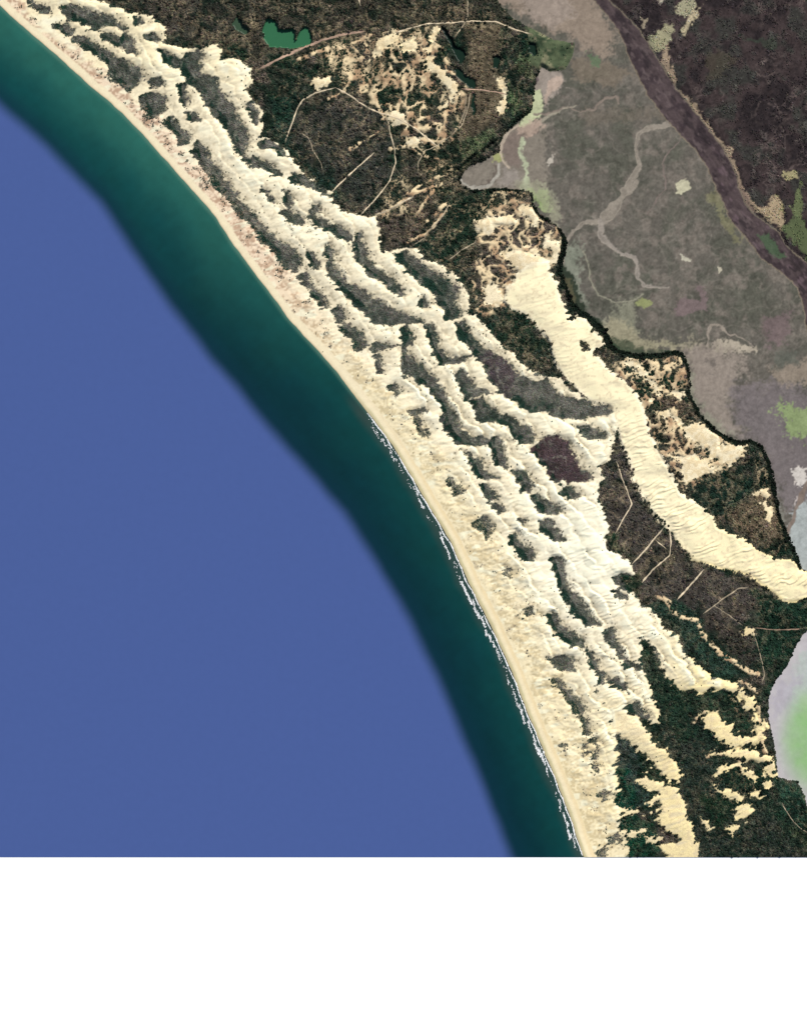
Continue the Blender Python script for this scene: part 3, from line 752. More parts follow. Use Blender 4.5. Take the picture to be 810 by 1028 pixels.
# river
rv = mix(np.zeros_like(G) + alb(84, 72, 72), alb(66, 56, 58), sm(-0.2, 0.4, n2))
rv = mix(rv, alb(110, 92, 96), sm(0.2, 0.6, fbm(rot(0.9)[0] / 3, rot(0.9)[1], 3, 2, 4)) * 0.7 * sm(120, 190, V))
rv = mix(rv, alb(48, 42, 44), 0.7 * sm(0.05, 0.4, fbm(rot(0.95)[0] / 2.2, rot(0.95)[1], 5, 3, 3)))
rv = mix(rv, alb(112, 98, 96), 0.5 * sm(0.2, 0.5, fbm(rot(0.95)[0] / 2.2, rot(0.95)[1], 4, 3, 6)))
rv = rv * (1 + 0.3 * fbm(rot(0.95)[0] / 3.5, rot(0.95)[1], 2.6, 3, 1) + 0.08 * n4)[..., None]
rv = mix(rv, alb(146, 134, 112), sm(1.8, 0.2, RD) * 0.7)
G = np.where(isRiver[..., None], rv, G)
mt('H', (600,215,640,215,690,270,720,310,690,320,640,280), (78, 98, 72), .8, 2, 2, isRiver)
# heath beyond the river
hh = mix(np.zeros_like(G) + alb(68, 58, 57), alb(48, 42, 43), sm(-0.2, 0.3, n1 + 0.4 * n2))
hh = mix(hh, alb(86, 78, 74), sm(0.2, 0.6, n2 + 0.4 * n3) * 0.7)
hh = mix(hh, alb(54, 64, 56), sm(0.1, 0.45, -n1 + 0.3 * n2) * 0.45)
hh = mix(hh, alb(118, 104, 98), 0.5 * np.clip(1 - np.abs(fbm(vu, vv, 9, 3, 4)) * 8, 0, 1) * sm(0, 0.4, fbm(U, V, 24, 2, 6)))
hh = mix(hh, alb(38, 34, 36), 0.6 * sm(0.15, 0.45, fbm(vu, vv, 8, 4, 1)))
hh = hh * (1 + 0.22 * n4 + 0.25 * n3 + 0.2 * n2)[..., None]
G = np.where(isHeath[..., None], hh, G)
for t, p, col, a in [('C', (500,170,540,150,600,180,560,220,510,240), (80, 74, 60), .5), ('C', (610,105,700,120,720,150,640,130), (58, 68, 56), .6),
        ('C', (345,200,390,135,400,200,410,255,460,300,520,390,580,450,620,560,640,620,600,560,540,440,440,310,370,240), (166, 146, 122), .95),
        ('C', (320,130,400,65,410,85,390,130,350,175,320,155), (166, 160, 128), .9), ('C', (415,40,430,0,470,0,475,40,440,55), (170, 164, 134), .9),
        ('C', (430,85,470,30,510,-10,440,105), (186, 172, 140), 1), ('C', (305,55,325,50,325,80,310,85), (160, 146, 124), .9), ('C', (365,0,380,0,370,12), (190, 180, 160), 1),
        ('C', (735,520,770,510,780,540,750,545), (164, 154, 116), 1), ('C', (690,620,720,590,735,640,700,670), (150, 142, 104), .95),
        ('H', (560,60,600,110,640,120,670,70,700,90,690,130,715,160,700,200,640,160,590,120), (172, 152, 124), .95),
        ('H', (700,190,760,150,775,10,780,150,810,200,860,240,860,360,810,320,740,240), (94, 104, 72), .9), ('C', (770,560,790,560,795,660,765,650), (104, 112, 78), .9),
        ('C', (340,170,380,160,370,190,345,195), (66, 60, 62), .9), ('C', (600,520,660,660,640,660,610,600), (150, 128, 112), .8)]:
    mt(t, p, col, a, 1.2, 1.6, isHeath)

# tidal creeks: traces of water and pale mud across the marsh
CREEK = np.full(U.shape, -1, np.int32)
CREEKS = [
 ('pale braided tidal creek crossing the marsh and joining the dark river', np.concatenate([tp('C', 395,375,340,385,305,405,295,440,305,500,268,565,235,608,195,650), tp('G', 800,20,740,80,700,150,662,170,600,176,545,212,515,250,500,340)]), (6, 5, 3.4, 2.5, 4, 6, 8, 6.5, 6.5, 7, 6, 6, 4, 3.5, 3.5, 3), (154, 144, 130)),
 ('narrow bent branch of the tidal creek ending in open marsh', np.concatenate([tp('G', 658,175,660,230,720,285,775,315), tp('H', 50,305,105,318,122,350,122,405,150,432,200,440,250,436)]), (5, 4.5, 4, 4, 4, 3.6, 3.6, 4, 3.4, 2.5, 1.5), (160, 150, 138)),
 ('dim winding tidal creek below the pink mud bank', tp('C', -10,345,50,335,95,320,130,340,170,330,200,300,235,290,240,310), (2.5, 2.5, 2, 2, 2, 2, 2, 2), (140, 126, 114)),
 ('thin hooked creek on the lower marsh flats', tp('H', 400,680,408,620,420,590,450,590,490,630,540,645,590,680), (3.2, 2.4, 1.6, 1.4, 1.4, 1.4, 1.2), (158, 146, 132)),
 ('pale rim channel curling around the western tip of the marsh', tp('W', 62,742,100,780,140,802,230,800,280,750,292,665), (2.4, 3, 3, 3, 2.6, 2), (178, 172, 158)),
 ('short pale side channel east of the marsh inlet', tp('W', 550,400,590,370,640,360,690,330,740,320), (3, 2.4, 1.8, 1.4, 1.2), (158, 150, 132)),
 ('pale curling channel along the foot of the wooded headland', tp('W', 400,440,345,480,312,540,308,600,330,650,345,690), (3, 2.6, 2.4, 2.2, 2, 1.4), (190, 174, 154)),
 ('straight pinkish trace across the central marsh', tp('C', 430,410,385,470,375,495,385,560,330,640), (1.2, 1.6, 1.4, 1.2, 1.2), (130, 116, 108)),
 ('brown creek across the pale mud near the eastern edge', tp('Q', 830,500,790,580,740,680,700,780,660,880,640,972), (4, 4, 3.5, 3.5, 3, 2.5), (134, 118, 106)),
 ('thin light runnel through the yellow green marsh fringe', tp('G', 590,290,620,400,650,470,720,500,790,490,830,470), (1.4, 1.4, 1.4, 1.6, 1.6, 1.4), (152, 148, 128)),
]
for k, (lab, pts, ws, col) in enumerate(CREEKS):
    s = box(pts, 10)
    best = np.full(U[s].shape, 99.0)
    for a in range(len(pts) - 1):
        d = sd_at(pts[a:a + 2], U[s] + 2.4 * n2[s] + 0.6 * n3[s], V[s] + 2.4 * fbm(U[s], V[s], 9, 2, 6) + 0.6 * n4[s], False)
        e = pts[a + 1] - pts[a]
        t = np.clip(((U[s] - pts[a][0]) * e[0] + (V[s] - pts[a][1]) * e[1]) / (e @ e), 0, 1)
        best = np.minimum(best, d - 0.5 * (ws[a] + (ws[a + 1] - ws[a]) * t) * (1 + 0.8 * fbm(U[s], V[s], 11, 2, 6)) + 0.5 * n3[s])
    ok = isMarsh[s]
    w = sm(0.7, -0.7, best) * ok
    cc = np.zeros(U[s].shape + (3,)) + alb(*col)
    cc = cc * (1 + 0.22 * fbm(U[s], V[s], 3, 3, 2))[..., None]
    cc = mix(cc, alb(*[x * 0.8 for x in col]), sm(-0.1, 0.4, n2[s]) * sm(-0.5, -2, best) * 0.7)
    G[s] = mix(G[s], cc, w * 0.92)
    CREEK[s] = np.where((best < 0.2) & ok, k, CREEK[s])
    Z[s] -= 0.2 * w
G = np.where(isPond[..., None], np.where((PID == 0)[..., None], alb(52, 108, 74), np.where((PID == 1)[..., None], alb(58, 80, 60), alb(18, 42, 30))), G)
G = np.where(((POND > -1.2) & ~isPond & land)[..., None] & (PID[..., None] < 0), G * 0.75, G)
G = np.clip(G, 0.004, 0.93)

# ---------------------------------------------------------------- materials


def ground_material(name, rough=0.95, spec=0.05, fine_sc=0.9, amt=0.16, bump=0.25):
    m = bpy.data.materials.new(name)
    m.use_nodes = True
    nt = m.node_tree
    b = nt.nodes['Principled BSDF']
    b.inputs['Roughness'].default_value = rough
    b.inputs['Specular IOR Level'].default_value = spec
    at = nt.nodes.new('ShaderNodeAttribute'); at.attribute_name = 'albedo'
    tc = nt.nodes.new('ShaderNodeTexCoord')
    nz = nt.nodes.new('ShaderNodeTexNoise')
    nz.inputs['Scale'].default_value = fine_sc
    nz.inputs['Detail'].default_value = 4
    nt.links.new(tc.outputs['Object'], nz.inputs['Vector'])
    mr = nt.nodes.new('ShaderNodeMapRange')
    mr.inputs['From Min'].default_value = 0.25; mr.inputs['From Max'].default_value = 0.75
    mr.inputs['To Min'].default_value = 1 - amt; mr.inputs['To Max'].default_value = 1 + amt
    nt.links.new(nz.outputs['Fac'], mr.inputs['Value'])
    mx = nt.nodes.new('ShaderNodeVectorMath'); mx.operation = 'SCALE'
    nt.links.new(at.outputs['Color'], mx.inputs[0]); nt.links.new(mr.outputs['Result'], mx.inputs['Scale'])
    nt.links.new(mx.outputs['Vector'], b.inputs['Base Color'])
    if bump:
        bp = nt.nodes.new('ShaderNodeBump'); bp.inputs['Strength'].default_value = bump; bp.inputs['Distance'].default_value = 0.4
        nt.links.new(nz.outputs['Fac'], bp.inputs['Height']); nt.links.new(bp.outputs['Normal'], b.inputs['Normal'])
    return m


M_sand = ground_material('pale_sand', amt=0.05, bump=0.15)
M_soil = ground_material('scrub_soil', amt=0.22)
M_mud = ground_material('marsh_mud', amt=0.10, fine_sc=0.5, bump=0.1)
M_water = ground_material('still_water', rough=0.35, spec=0.15, amt=0.02, fine_sc=0.15, bump=0.03)
M_bush = ground_material('scrub_leaves', amt=0.25, fine_sc=1.6, bump=0.4)


def mesh_object(name, co, faces, cols, mat, kind=None, label=None, cat=None, group=None, smooth=True, loc=None):
    me = bpy.data.meshes.new(name)
    n = len(co)
    faces = np.asarray(faces)
    k = faces.shape[1]
    me.vertices.add(n)
    me.vertices.foreach_set('co', np.ascontiguousarray(co, np.float32).ravel())
    me.loops.add(faces.size)
    me.loops.foreach_set('vertex_index', faces.astype(np.int32).ravel())
    me.polygons.add(len(faces))
    me.polygons.foreach_set('loop_start', np.arange(0, faces.size, k, dtype=np.int32))
    me.polygons.foreach_set('use_smooth', np.full(len(faces), smooth))
    if cols is not None:
        a = me.color_attributes.new('albedo', 'FLOAT_COLOR', 'POINT')
        a.data.foreach_set('color', np.concatenate([cols, np.ones((n, 1))], 1).astype(np.float32).ravel())
    me.update(calc_edges=True)
    me.materials.append(mat)
    o = bpy.data.objects.new(name, me)
    C.objects.link(o)
    if loc is not None: o.location = loc
    tag(o, kind, label, cat, group)
    return o


def tag(o, kind=None, label=None, cat=None, group=None):
    if kind: o['kind'] = kind
    if label: o['label'] = label
    if cat: o['category'] = cat
    if group: o['group'] = group


# ---------------------------------------------------------------- the land, split by kind of surface
P3 = np.stack([U - CU, CV - V, Z], -1)
ccell = lambda a: a[:-1, :-1]
cls = np.zeros((nv - 1, nu - 1), np.int32)          # 0 scrub country
cmarsh, criver, cheath, clag, cpond = [ccell(m) for m in (isMarsh, isRiver, isHeath, isLagoon, isPond)]
cls[ccell(WESTD) > -3] = 1                            # dune field
cls[ccell(SHEETD) > 0] = 2                            # great bare dune
cls[(ccell(coast_d) < ccell(bw * np.ones_like(U))) & (ccell(U) < 640)] = 3     # beach
cls[cmarsh] = 4
cls[cheath] = 6
cls[criver] = 5
cls[clag] = 7
cls[cpond] = 20 + ccell(PID)[cpond]
ck = ccell(CREEK)
cls[(ck >= 0) & cmarsh] = 40 + ck[(ck >= 0) & cmarsh]
cls[ccell(coast_d) < -14] = -1
IDX = np.arange(nu * nv).reshape(nv, nu)
Q4 = np.stack([IDX[1:, :-1], IDX[1:, 1:], IDX[:-1, 1:], IDX[:-1, :-1]], -1)


def land_part(c, name, mat, label, cat):
    q = Q4[cls == c]
    if not len(q): return None
    ids, inv = np.unique(q.ravel(), return_inverse=True)
    return mesh_object(name, P3.reshape(-1, 3)[ids], inv.reshape(-1, 4), G.reshape(-1, 3)[ids], mat, 'structure', label, cat)


land_part(0, 'ground', M_soil, 'dark brown and green scrub country behind and between the dunes', 'scrubland')
land_part(1, 'sand_hills', M_sand, 'belt of pale ridged dunes with grown over hollows along the sea', 'dunes')
land_part(2, 'bare_sand_hill', M_sand, 'broad bare tongue of cream sand sweeping along the marsh to the lagoon', 'dune')
land_part(3, 'beach', M_sand, 'narrow smooth tan beach between the sea and the foredune', 'beach')
land_part(4, 'marsh_land', M_mud, 'flat grey olive salt marsh east of the dunes', 'marsh')
land_part(5, 'river_water', M_mud, 'wide dark purple brown river curving through the marsh', 'river')
land_part(6, 'heath_land', M_soil, 'dark purplish heath on the far side of the river', 'heath')
land_part(7, 'lagoon_water', M_water, 'pale lavender lagoon with a bright green middle at the lower right', 'lagoon')
for k, (t, lab, p) in enumerate(PONDS):
    land_part(20 + k, 'pond_water', M_water, lab, 'pond')
for k, (lab, pts, ws, col) in enumerate(CREEKS):
    land_part(40 + k, 'creek_water', M_mud, lab, 'creek')

# ---------------------------------------------------------------- the sea
st = 2.0
wu = np.arange(-150, 700 + st, st)
wv = np.linspace(-44, V_END, 453)
WU, WV = np.meshgrid(wu, wv)
dc = -signed_line(COAST, WU, WV)                     # distance off shore
dd = signed_line(DEEP, WU, WV)                       # positive shoreward of the drop-off
wn = fbm(*rot(0.75, WU, WV), 40, 3, 2)
sw = fbm(rot(-0.62, WU, WV)[0] / 7, rot(-0.62, WU, WV)[1], 6, 3, 4)
nf = sm(420, 120, WV)
near = mix(np.zeros(WU.shape + (3,)) + alb(10, 66, 64), alb(42, 102, 90), nf)
far = mix(np.zeros(WU.shape + (3,)) + alb(4, 48, 55), alb(10, 68, 68), nf)
wc = mix(near, far, sm(0, 0.75, dc / np.maximum(dc + np.maximum(dd, 0), 1) + 0.16 * wn))
wc = wc * (1 + 0.05 * sw + 0.12 * wn)[..., None]
wc = wc * (1 + 0.10 * fbm(rot(0.75, WU, WV)[0] / 2, rot(0.75, WU, WV)[1], 9, 3, 6) + 0.06 * fbm(WU, WV, 5, 2, 3))[..., None]
wc = mix(wc, alb(8, 46, 62), sm(26, 4, dd) * 0.75)
wc = mix(wc, alb(74, 95, 152), sm(9, -8, dd + 1.5 * wn))
wc = mix(wc, alb(86, 84, 74), sm(14, 3, dc + 5 * wn) * sm(385, 420, WV) * 0.32)
wc = mix(wc, alb(100, 140, 120), sm(4, 0, dc) * sm(440, 380, WV) * 0.6)
WZ = np.zeros(WU.shape)
wi = np.arange(WU.size).reshape(WU.shape)
wq = np.stack([wi[1:, :-1], wi[1:, 1:], wi[:-1, 1:], wi[:-1, :-1]], -1)[(dc[:-1, :-1] > -9) & (WU[:-1, :-1] < 640)]
ids, inv = np.unique(wq.ravel(), return_inverse=True)
mesh_object('sea_water', np.stack([WU - CU, CV - WV, WZ], -1).reshape(-1, 3)[ids], inv.reshape(-1, 4), wc.reshape(-1, 3)[ids], M_water, 'structure',
            'open sea, flat violet blue offshore and deep green along the beach', 'sea')

# white surf
M_foam = ground_material('white_foam', rough=0.8, amt=0.12, fine_sc=1.2)
cseg = np.cumsum(np.r_[0, np.hypot(*np.diff(COAST, axis=0).T)])


def along(s_):
    return np.array([np.interp(s_, cseg, COAST[:, 0]), np.interp(s_, cseg, COAST[:, 1])])


fv, ff = [], []


def flake(px, py, tx, ty, r, st, z):
    b = len(fv)
    for k in range(6):
        a = k * 1.0472 + random.uniform(-.3, .3)
        q = r * random.uniform(.6, 1.25)
        x_, y_ = q * st * math.cos(a), q * math.sin(a) / st
        fv.append((px + tx * x_ - ty * y_ - CU, CV - (py + ty * x_ + tx * y_), z))
    ff.append((b, b + 1, b + 2, b + 3)[::-1]); ff.append((b, b + 3, b + 4, b + 5)[::-1])


def frame(s0):
    p = along(s0); q = along(s0 + 1)
    tx, ty = (q - p) / np.hypot(*(q - p))
    return p, tx, ty


S0 = float(np.interp(414, COAST[:, 1], cseg)); S1 = float(np.interp(V_END - 1, COAST[:, 1], cseg))
zz = 0.10
for i in range(int((S1 - S0) * 4.2)):
    x = random.uniform(S0, S1 - 2)
    p, tx, ty = frame(x)
    off = 0.9 + 0.7 * math.sin(x / 17.0) * math.sin(x / 5.3) + random.gauss(0, .25)
    gap = vnoise(np.array(x / 9.0), np.array(3.3), 2)
    if gap < .25 and random.random() < .6: continue
    zz += 0.00002
    flake(p[0] - ty * off, p[1] + tx * off, tx, ty, random.uniform(.3, .65), 1.6, zz)
x = S0 + 6
while x < S1 - 8:
    t = (x - S0) / (S1 - S0)
    L = random.uniform(3, 14)
    act = float(vnoise(np.array(x / 26.0), np.array(7.7), 5))
    o0 = random.uniform(3.6, 6.8)
    act = max(0.0, (act - .25) / .75)
    for i in range(int(L * (0.2 + 5.5 * act ** 1.5))):
        u = random.random()
        p, tx, ty = frame(x + L * u)
        off = o0 + 1.2 * (u - .5) + random.gauss(0, .55)
        if off < 2: continue
        zz += 0.00002
        if p[1] + tx * off < V_END - 1.2:
            flake(p[0] - ty * off, p[1] + tx * off, tx, ty, random.uniform(.25, .4 + .65 * act), random.uniform(1, 1.9), zz)
    x += L * random.uniform(.5, 1.3)
mesh_object('sea_foam', np.array(fv), np.array(ff), np.zeros((len(fv), 3)) + alb(255, 255, 252), M_foam, 'stuff', 'broken white surf along the southern half of the beach', 'surf', smooth=False)

# ---------------------------------------------------------------- sand tracks
TRACKS = [
 ('pale curved track climbing from the dunes to the inland junction', tp('B', 50,430,65,385,85,330,105,300,140,282,200,265), 1.5),
 ('pale track running southeast across the dark scrub past the blowout', tp('B', 200,265,240,285,290,320,340,345,355,345,395,362,430,380,480,420,505,440), 1.4),
 ('pale track bending southwest down to the dune edge', tp('B', 355,345,365,400,378,450,382,490,365,545,330,590,275,650), 1.4),
 ('short straight pale track ending at the dune edge', tp('B', 184,582,250,520,320,458), 1.3),
 ('long bright track running east past the ponds to the marsh edge', tp('B', 380,100,420,88,480,72,520,72,595,65,680,66,740,90,790,105), 1.5),
 ('faint track leading north from the straight inland track', tp('B', 598,-20,598,50,580,85,558,112), 1.1),
 ('straight track from the dark pond east to the pink bank', tp('B', 580,268,620,270,680,278,715,285), 1.4),
 ('thin winding track looping south of the dark ponds', tp('B', 605,280,600,320,580,380,545,410,505,440,470,455,450,490,450,520), 1.0),
 ('broad pale track beside the brown ridged scrub', tp('B', 320,647,360,635,410,605,440,590), 1.6),
 ('short pale track at the top edge beyond the green pond', tp('B', 268,-10,276,20), 1.3),
 ('thin sand track along the edge of the darkest inland scrub', tp('E', 665,190,710,160,740,120,780,80,815,20), 1.3),
 ('faint track up to the yellow sand patch of the headland', tp('G', 40,330,90,290,150,260,150,235), 1.0),
 ('pink dirt line along the southern shore of the green pond', tp('B', -30,210,0,195,60,165,140,130,220,105,290,95), 2.6),
 ('bent pale track beside the upper end of the burnt scrub', tp('L', 185,245,215,190,240,150,225,110,205,60,190,10), 1.3),
 ('straight pale track slanting through the burnt scrub, northernmost of the pair', tp('L', 240,345,290,290,340,228), 1.5),
 ('forked pale track with a kink meeting the great bare dune', tp('L', 272,405,310,360,362,315,365,270,362,232), 1.6),
 ('short link track between the two slanting burnt scrub tracks', tp('L', 315,265,352,297), 1.0),
 ('short straight pale track alone in the middle of the burnt scrub', tp('L', 385,462,430,410,473,360), 1.6),
 ('thin angled track at the eastern end of the burnt scrub', tp('L', 470,505,530,460,585,423,620,420), 1.3),
 ('faint line leading southeast out of the burnt scrub', tp('L', 500,475,540,500,600,545), 0.8),
 ('faint pink track running east towards the lagoon', tp('O', 570,180,640,190,700,190,790,185), 1.2),
 ('faint track winding south along the lagoon scrub', tp('O', 570,215,590,280,605,340,615,390,605,430), 0.9),
 ('thin track along the western edge of the ridged scrub', tp('S', 10,290,70,330,100,420,150,500,165,560), 0.9),
 ('faint track crossing the brown flats to the straight track', tp('V', 445,480,440,560,420,610,405,650), 0.9),
 ('thin pale track in the southeast corner scrub', tp('P', 690,470,730,540,770,585,810,612), 1.1),
]
TRK = np.full(U.shape, 99.0)
M_track = ground_material('track_sand', amt=0.15, fine_sc=0.8)


def zat(x, y):
    i = np.clip((x - U0) / SU, 0, nu - 1.001); j = np.clip((y - V0) / SV, 0, nv - 1.001)
    a = i.astype(int); b = j.astype(int); fx = i - a; fy = j - b
    return (Z[b, a] * (1 - fx) + Z[b, a + 1] * fx) * (1 - fy) + (Z[b + 1, a] * (1 - fx) + Z[b + 1, a + 1] * fx) * fy


def gat(a, x, y):
    i = np.clip(np.round((x - U0) / SU).astype(int), 0, nu - 1); j = np.clip(np.round((y - V0) / SV).astype(int), 0, nv - 1)
    return a[j, i]


for lab, pts, w in TRACKS:
    seg = np.r_[0, np.cumsum(np.hypot(*np.diff(pts, axis=0).T))]
    n = int(seg[-1] / 0.8) + 2
    t = np.linspace(0, seg[-1], n)
    cx = np.interp(t, seg, pts[:, 0]); cy = np.interp(t, seg, pts[:, 1])
    for _ in range(3):
        cx[1:-1] = (cx[:-2] + 2 * cx[1:-1] + cx[2:]) / 4; cy[1:-1] = (cy[:-2] + 2 * cy[1:-1] + cy[2:]) / 4
    cx += 0.5 * fbm(cx, cy, 6, 2, 1); cy += 0.5 * fbm(cx, cy, 6, 2, 3)
    tx = np.gradient(cx); ty = np.gradient(cy); l = np.hypot(tx, ty) + 1e-9
    hw = 0.43 * w * (1 + 0.7 * fbm(cx, cy, 3.5, 3, 5)) * np.clip(np.minimum(np.arange(n), n - 1 - np.arange(n)) / 5.0, 0.35, 1)
    rows = []
    for k in (-1, -0.4, 0.4, 1):
        x_ = cx - ty / l * hw * k; y_ = cy + tx / l * hw * k
        rows.append(np.stack([x_ - CU, CV - y_, zat(x_, y_) + 0.22 - 0.1 * abs(k)], -1))
    co = np.stack(rows, 1).reshape(-1, 3)
    q = []
    for i in range(n - 1):
        for k in range(3):
            q.append((4 * i + k, 4 * i + k + 1, 4 * i + 5 + k, 4 * i + 4 + k))
    q = np.array(q)[:, ::-1]
    base = alb(206, 172, 148) if 'pink' in lab else alb(236, 216, 182)
    if 'faint' in lab or 'thin' in lab: base = base * 0.6
    tap = np.clip(np.minimum(np.arange(n), n - 1 - np.arange(n)) / 7.0, 0.15, 1)
    soil_c = gat(S, cx, cy)
    vis = np.clip(0.85 + 0.55 * fbm(cx, cy, 9, 3, 2), 0.25, 1) * (0.5 + 0.5 * tap)
    cols = np.repeat((soil_c + (base * (1 + 0.3 * fbm(cx, cy, 4, 3, 6))[:, None] - soil_c) * vis[:, None]), 4, 0)
    mesh_object('sandy_path', co, q, cols, M_track, 'structure', lab, 'track')
    s, d = line(np.stack([cx[::3], cy[::3]], -1), 5)
    TRK[s] = np.minimum(TRK[s], d - 0.5 * w)

# ---------------------------------------------------------------- scrub: small leafy clumps over the dark ground
DENS = np.where(land, 1 - SAND, 0)
DENS *= np.clip(1 - WEB * 1.5, 0, 1)
DENS *= np.where(slack, 1.0, sm(-0.75, 0.25, n2 * 0.8 + n3 * 0.4 - 1.2 * (np.sum(S, -1) / 3 - 0.09)))
DENS = DENS * np.where(slack & (gu > 0.08), 0.75, 1)
DENS = np.maximum(DENS, 0.10 * foot * sm(0.25, 0.6, n3 + 0.8 * n4))
DENS = np.maximum(DENS, 0.7 * TAIL ** 1.4 * sm(0.0, 0.5, 0.7 * n3 + 0.8 * n4))
DENS = np.maximum(DENS, BELT)
s, d = poly(tp('G', 150,150,330,60,400,120,490,190,505,250,505,330,445,370,380,360,330,420,300,500,200,560,150,540,130,430,160,280), 9, 1.5)
DENS[s] *= 1 - 0.5 * sm(-2, 3, d)
DENS *= 1 - 0.55 * BURN
DENS *= sm(0.0, 0.8, TRK)
s, d = poly(tp('C', -15,80,62,100,100,130,85,200,60,225,-5,185), 9, 1.5)
DENS[s] *= np.where(d > -7, 0.15 * sm(0, .5, n3[s]), 1)
BELT[s] *= (d < -7)
DENS *= (coast_d > bw + 1.5)
DENS = np.where((coast_d > bw + 1.5) & (FORE > 0.5), DENS * 0.8 + 0.16 * (0.35 + pink) * sm(0.1, 0.5, fbm(U, V, 7, 2, 1) + 0.5 * n3) * SAND, DENS)
DENS = np.where(isHeath, 0.35 * sm(-0.3, 0.4, n2 + n3 * 0.5), DENS)
DENS[POND > -0.4] = 0


NC = 230000
prob = DENS.ravel() / DENS.sum()
pick = RNG.choice(DENS.size, size=NC, p=prob)
bu = U.ravel()[pick] + RNG.uniform(-.5, .5, NC) * SU
bv = V.ravel()[pick] + RNG.uniform(-.5, .5, NC) * SV
ok = (bv < V_END - 0.9) & (gat(DENS, bu, bv) > 0.05)
bu, bv = bu[ok], bv[ok]
bz = zat(bu, bv)
bcol = gat(S, bu, bv)
tail_b = gat(TAIL, bu, bv) * gat(SAND, bu, bv)
bcol = bcol + (alb(150, 140, 116) - bcol) * np.clip(tail_b, 0, .8)[:, None]
heath_b = gat(isHeath, bu, bv)
bcol = np.where(heath_b[:, None], gat(G, bu, bv), bcol)
belt_b = gat(BELT, bu, bv) > 0.5
slack_b = gat(slack, bu, bv)
thid_b = gat(THID, bu, bv)
NB = len(bu)
ring1 = np.array([(math.cos(a), math.sin(a)) for a in np.arange(6) * math.pi / 3])
rad = RNG.uniform(0.42, 0.95, NB) * np.where(tail_b > 0.35, 0.72, 1) * np.where(slack_b, 0.9, 1) * np.where((RNG.random(NB) < 0.09) & ~slack_b & ~heath_b, 1.9, 1) * np.where(belt_b, 1.2, 1)
hgt = rad * RNG.uniform(0.7, 1.25, NB) * np.where(belt_b, 1.5, 1)
th = RNG.uniform(0, 6.28, NB)
tone = np.where(rad > 1.1, 0.6, 1) * np.clip(1.25 + RNG.normal(0, 1, NB) * np.where(slack_b, 0.22, 0.40), 0.35, 2.6)
hue = RNG.normal(0, 0.07, (NB, 3))
bc_ = np.clip(bcol * tone[:, None] * (1 + hue), 0.006, 0.5)


def clump_mesh(sel):
    n = len(sel)
    r, h, t = rad[sel], hgt[sel], th[sel]
    j1 = RNG.uniform(.7, 1.3, (n, 6)); j2 = RNG.uniform(.35, .75, (n, 6)); jz = RNG.uniform(.5, .95, (n, 6))
    c, s_ = np.cos(t)[:, None], np.sin(t)[:, None]
    rx = ring1[:, 0] * c - ring1[:, 1] * s_; ry = ring1[:, 0] * s_ + ring1[:, 1] * c
    co = np.zeros((n, 13, 3))
    co[:, :6, 0] = rx * j1 * r[:, None]; co[:, :6, 1] = ry * j1 * r[:, None]; co[:, :6, 2] = -0.25
    co[:, 6:12, 0] = rx * j2 * r[:, None] * 1.1; co[:, 6:12, 1] = ry * j2 * r[:, None] * 1.1; co[:, 6:12, 2] = jz * h[:, None] * 0.8
    co[:, 12, 2] = h
    co[:, :, 0] += (bu[sel] - CU)[:, None]; co[:, :, 1] += (CV - bv[sel])[:, None]; co[:, :, 2] += bz[sel][:, None]
    f = []
    for i in range(6):
        k = (i + 1) % 6
        f += [(i, k, 6 + k), (i, 6 + k, 6 + i), (6 + i, 6 + k, 12)]
    f = np.array(f)
    faces = (f[None] + (np.arange(n) * 13)[:, None, None]).reshape(-1, 3)
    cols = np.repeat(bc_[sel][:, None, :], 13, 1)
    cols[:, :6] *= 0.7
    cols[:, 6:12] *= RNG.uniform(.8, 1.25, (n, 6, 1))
    return co.reshape(-1, 3), faces, cols.reshape(-1, 3)


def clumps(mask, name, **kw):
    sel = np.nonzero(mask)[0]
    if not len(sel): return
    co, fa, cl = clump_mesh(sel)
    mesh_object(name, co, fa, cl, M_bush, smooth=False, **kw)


is_th = (thid_b >= 0) & slack_b & ~belt_b
for k, (t, lab, p) in enumerate(HOLLOWS):
    if lab:
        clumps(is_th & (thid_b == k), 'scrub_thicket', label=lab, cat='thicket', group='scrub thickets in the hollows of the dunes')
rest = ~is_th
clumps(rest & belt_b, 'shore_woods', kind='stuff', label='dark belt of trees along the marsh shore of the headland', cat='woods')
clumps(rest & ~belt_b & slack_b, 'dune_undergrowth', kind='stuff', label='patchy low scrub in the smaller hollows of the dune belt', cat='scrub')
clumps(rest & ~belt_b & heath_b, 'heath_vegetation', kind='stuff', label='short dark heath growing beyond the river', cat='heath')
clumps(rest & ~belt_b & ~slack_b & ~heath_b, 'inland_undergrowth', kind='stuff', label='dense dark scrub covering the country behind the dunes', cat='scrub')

# ---------------------------------------------------------------- lone bushes on the bare sand
KN = [('D', (345,188,370,238,510,268,505,325,545,338,575,100,335,240,680,470,690,355,645,130)), ('E', (275,152,300,620,345,580,510,262,600,300,590,545,640,330,500,255)),
      ('F', (512,320,545,160,560,130,470,50,60,125,85,120,110,125,420,330,480,200,530,180,570,175,590,335,440,250)),
      ('M', (745,305,775,310,783,325,578,410,515,420,655,170,770,600,700,505,745,560)), ('N', (345,175,560,460,640,280,690,500)),
      ('O', (105,205,120,210,138,212,208,358,290,410,305,430,240,440,330,440,62,460,90,500)), ('K', (455,225,405,455,275,145,520,60,610,60)), ('I', (265,375,395,570,385,585,370,560,410,590,250,420))]
spots = []
for t, p in KN:
    spots += [tuple(q) for q in tp(t, *p)]
okm = (SAND > 0.9) & (WESTD > 1.5) & (coast_d > zone_w) & (SHEETD < 0)
near_scrub = blur((SAND < 0.5).astype(float), 7)
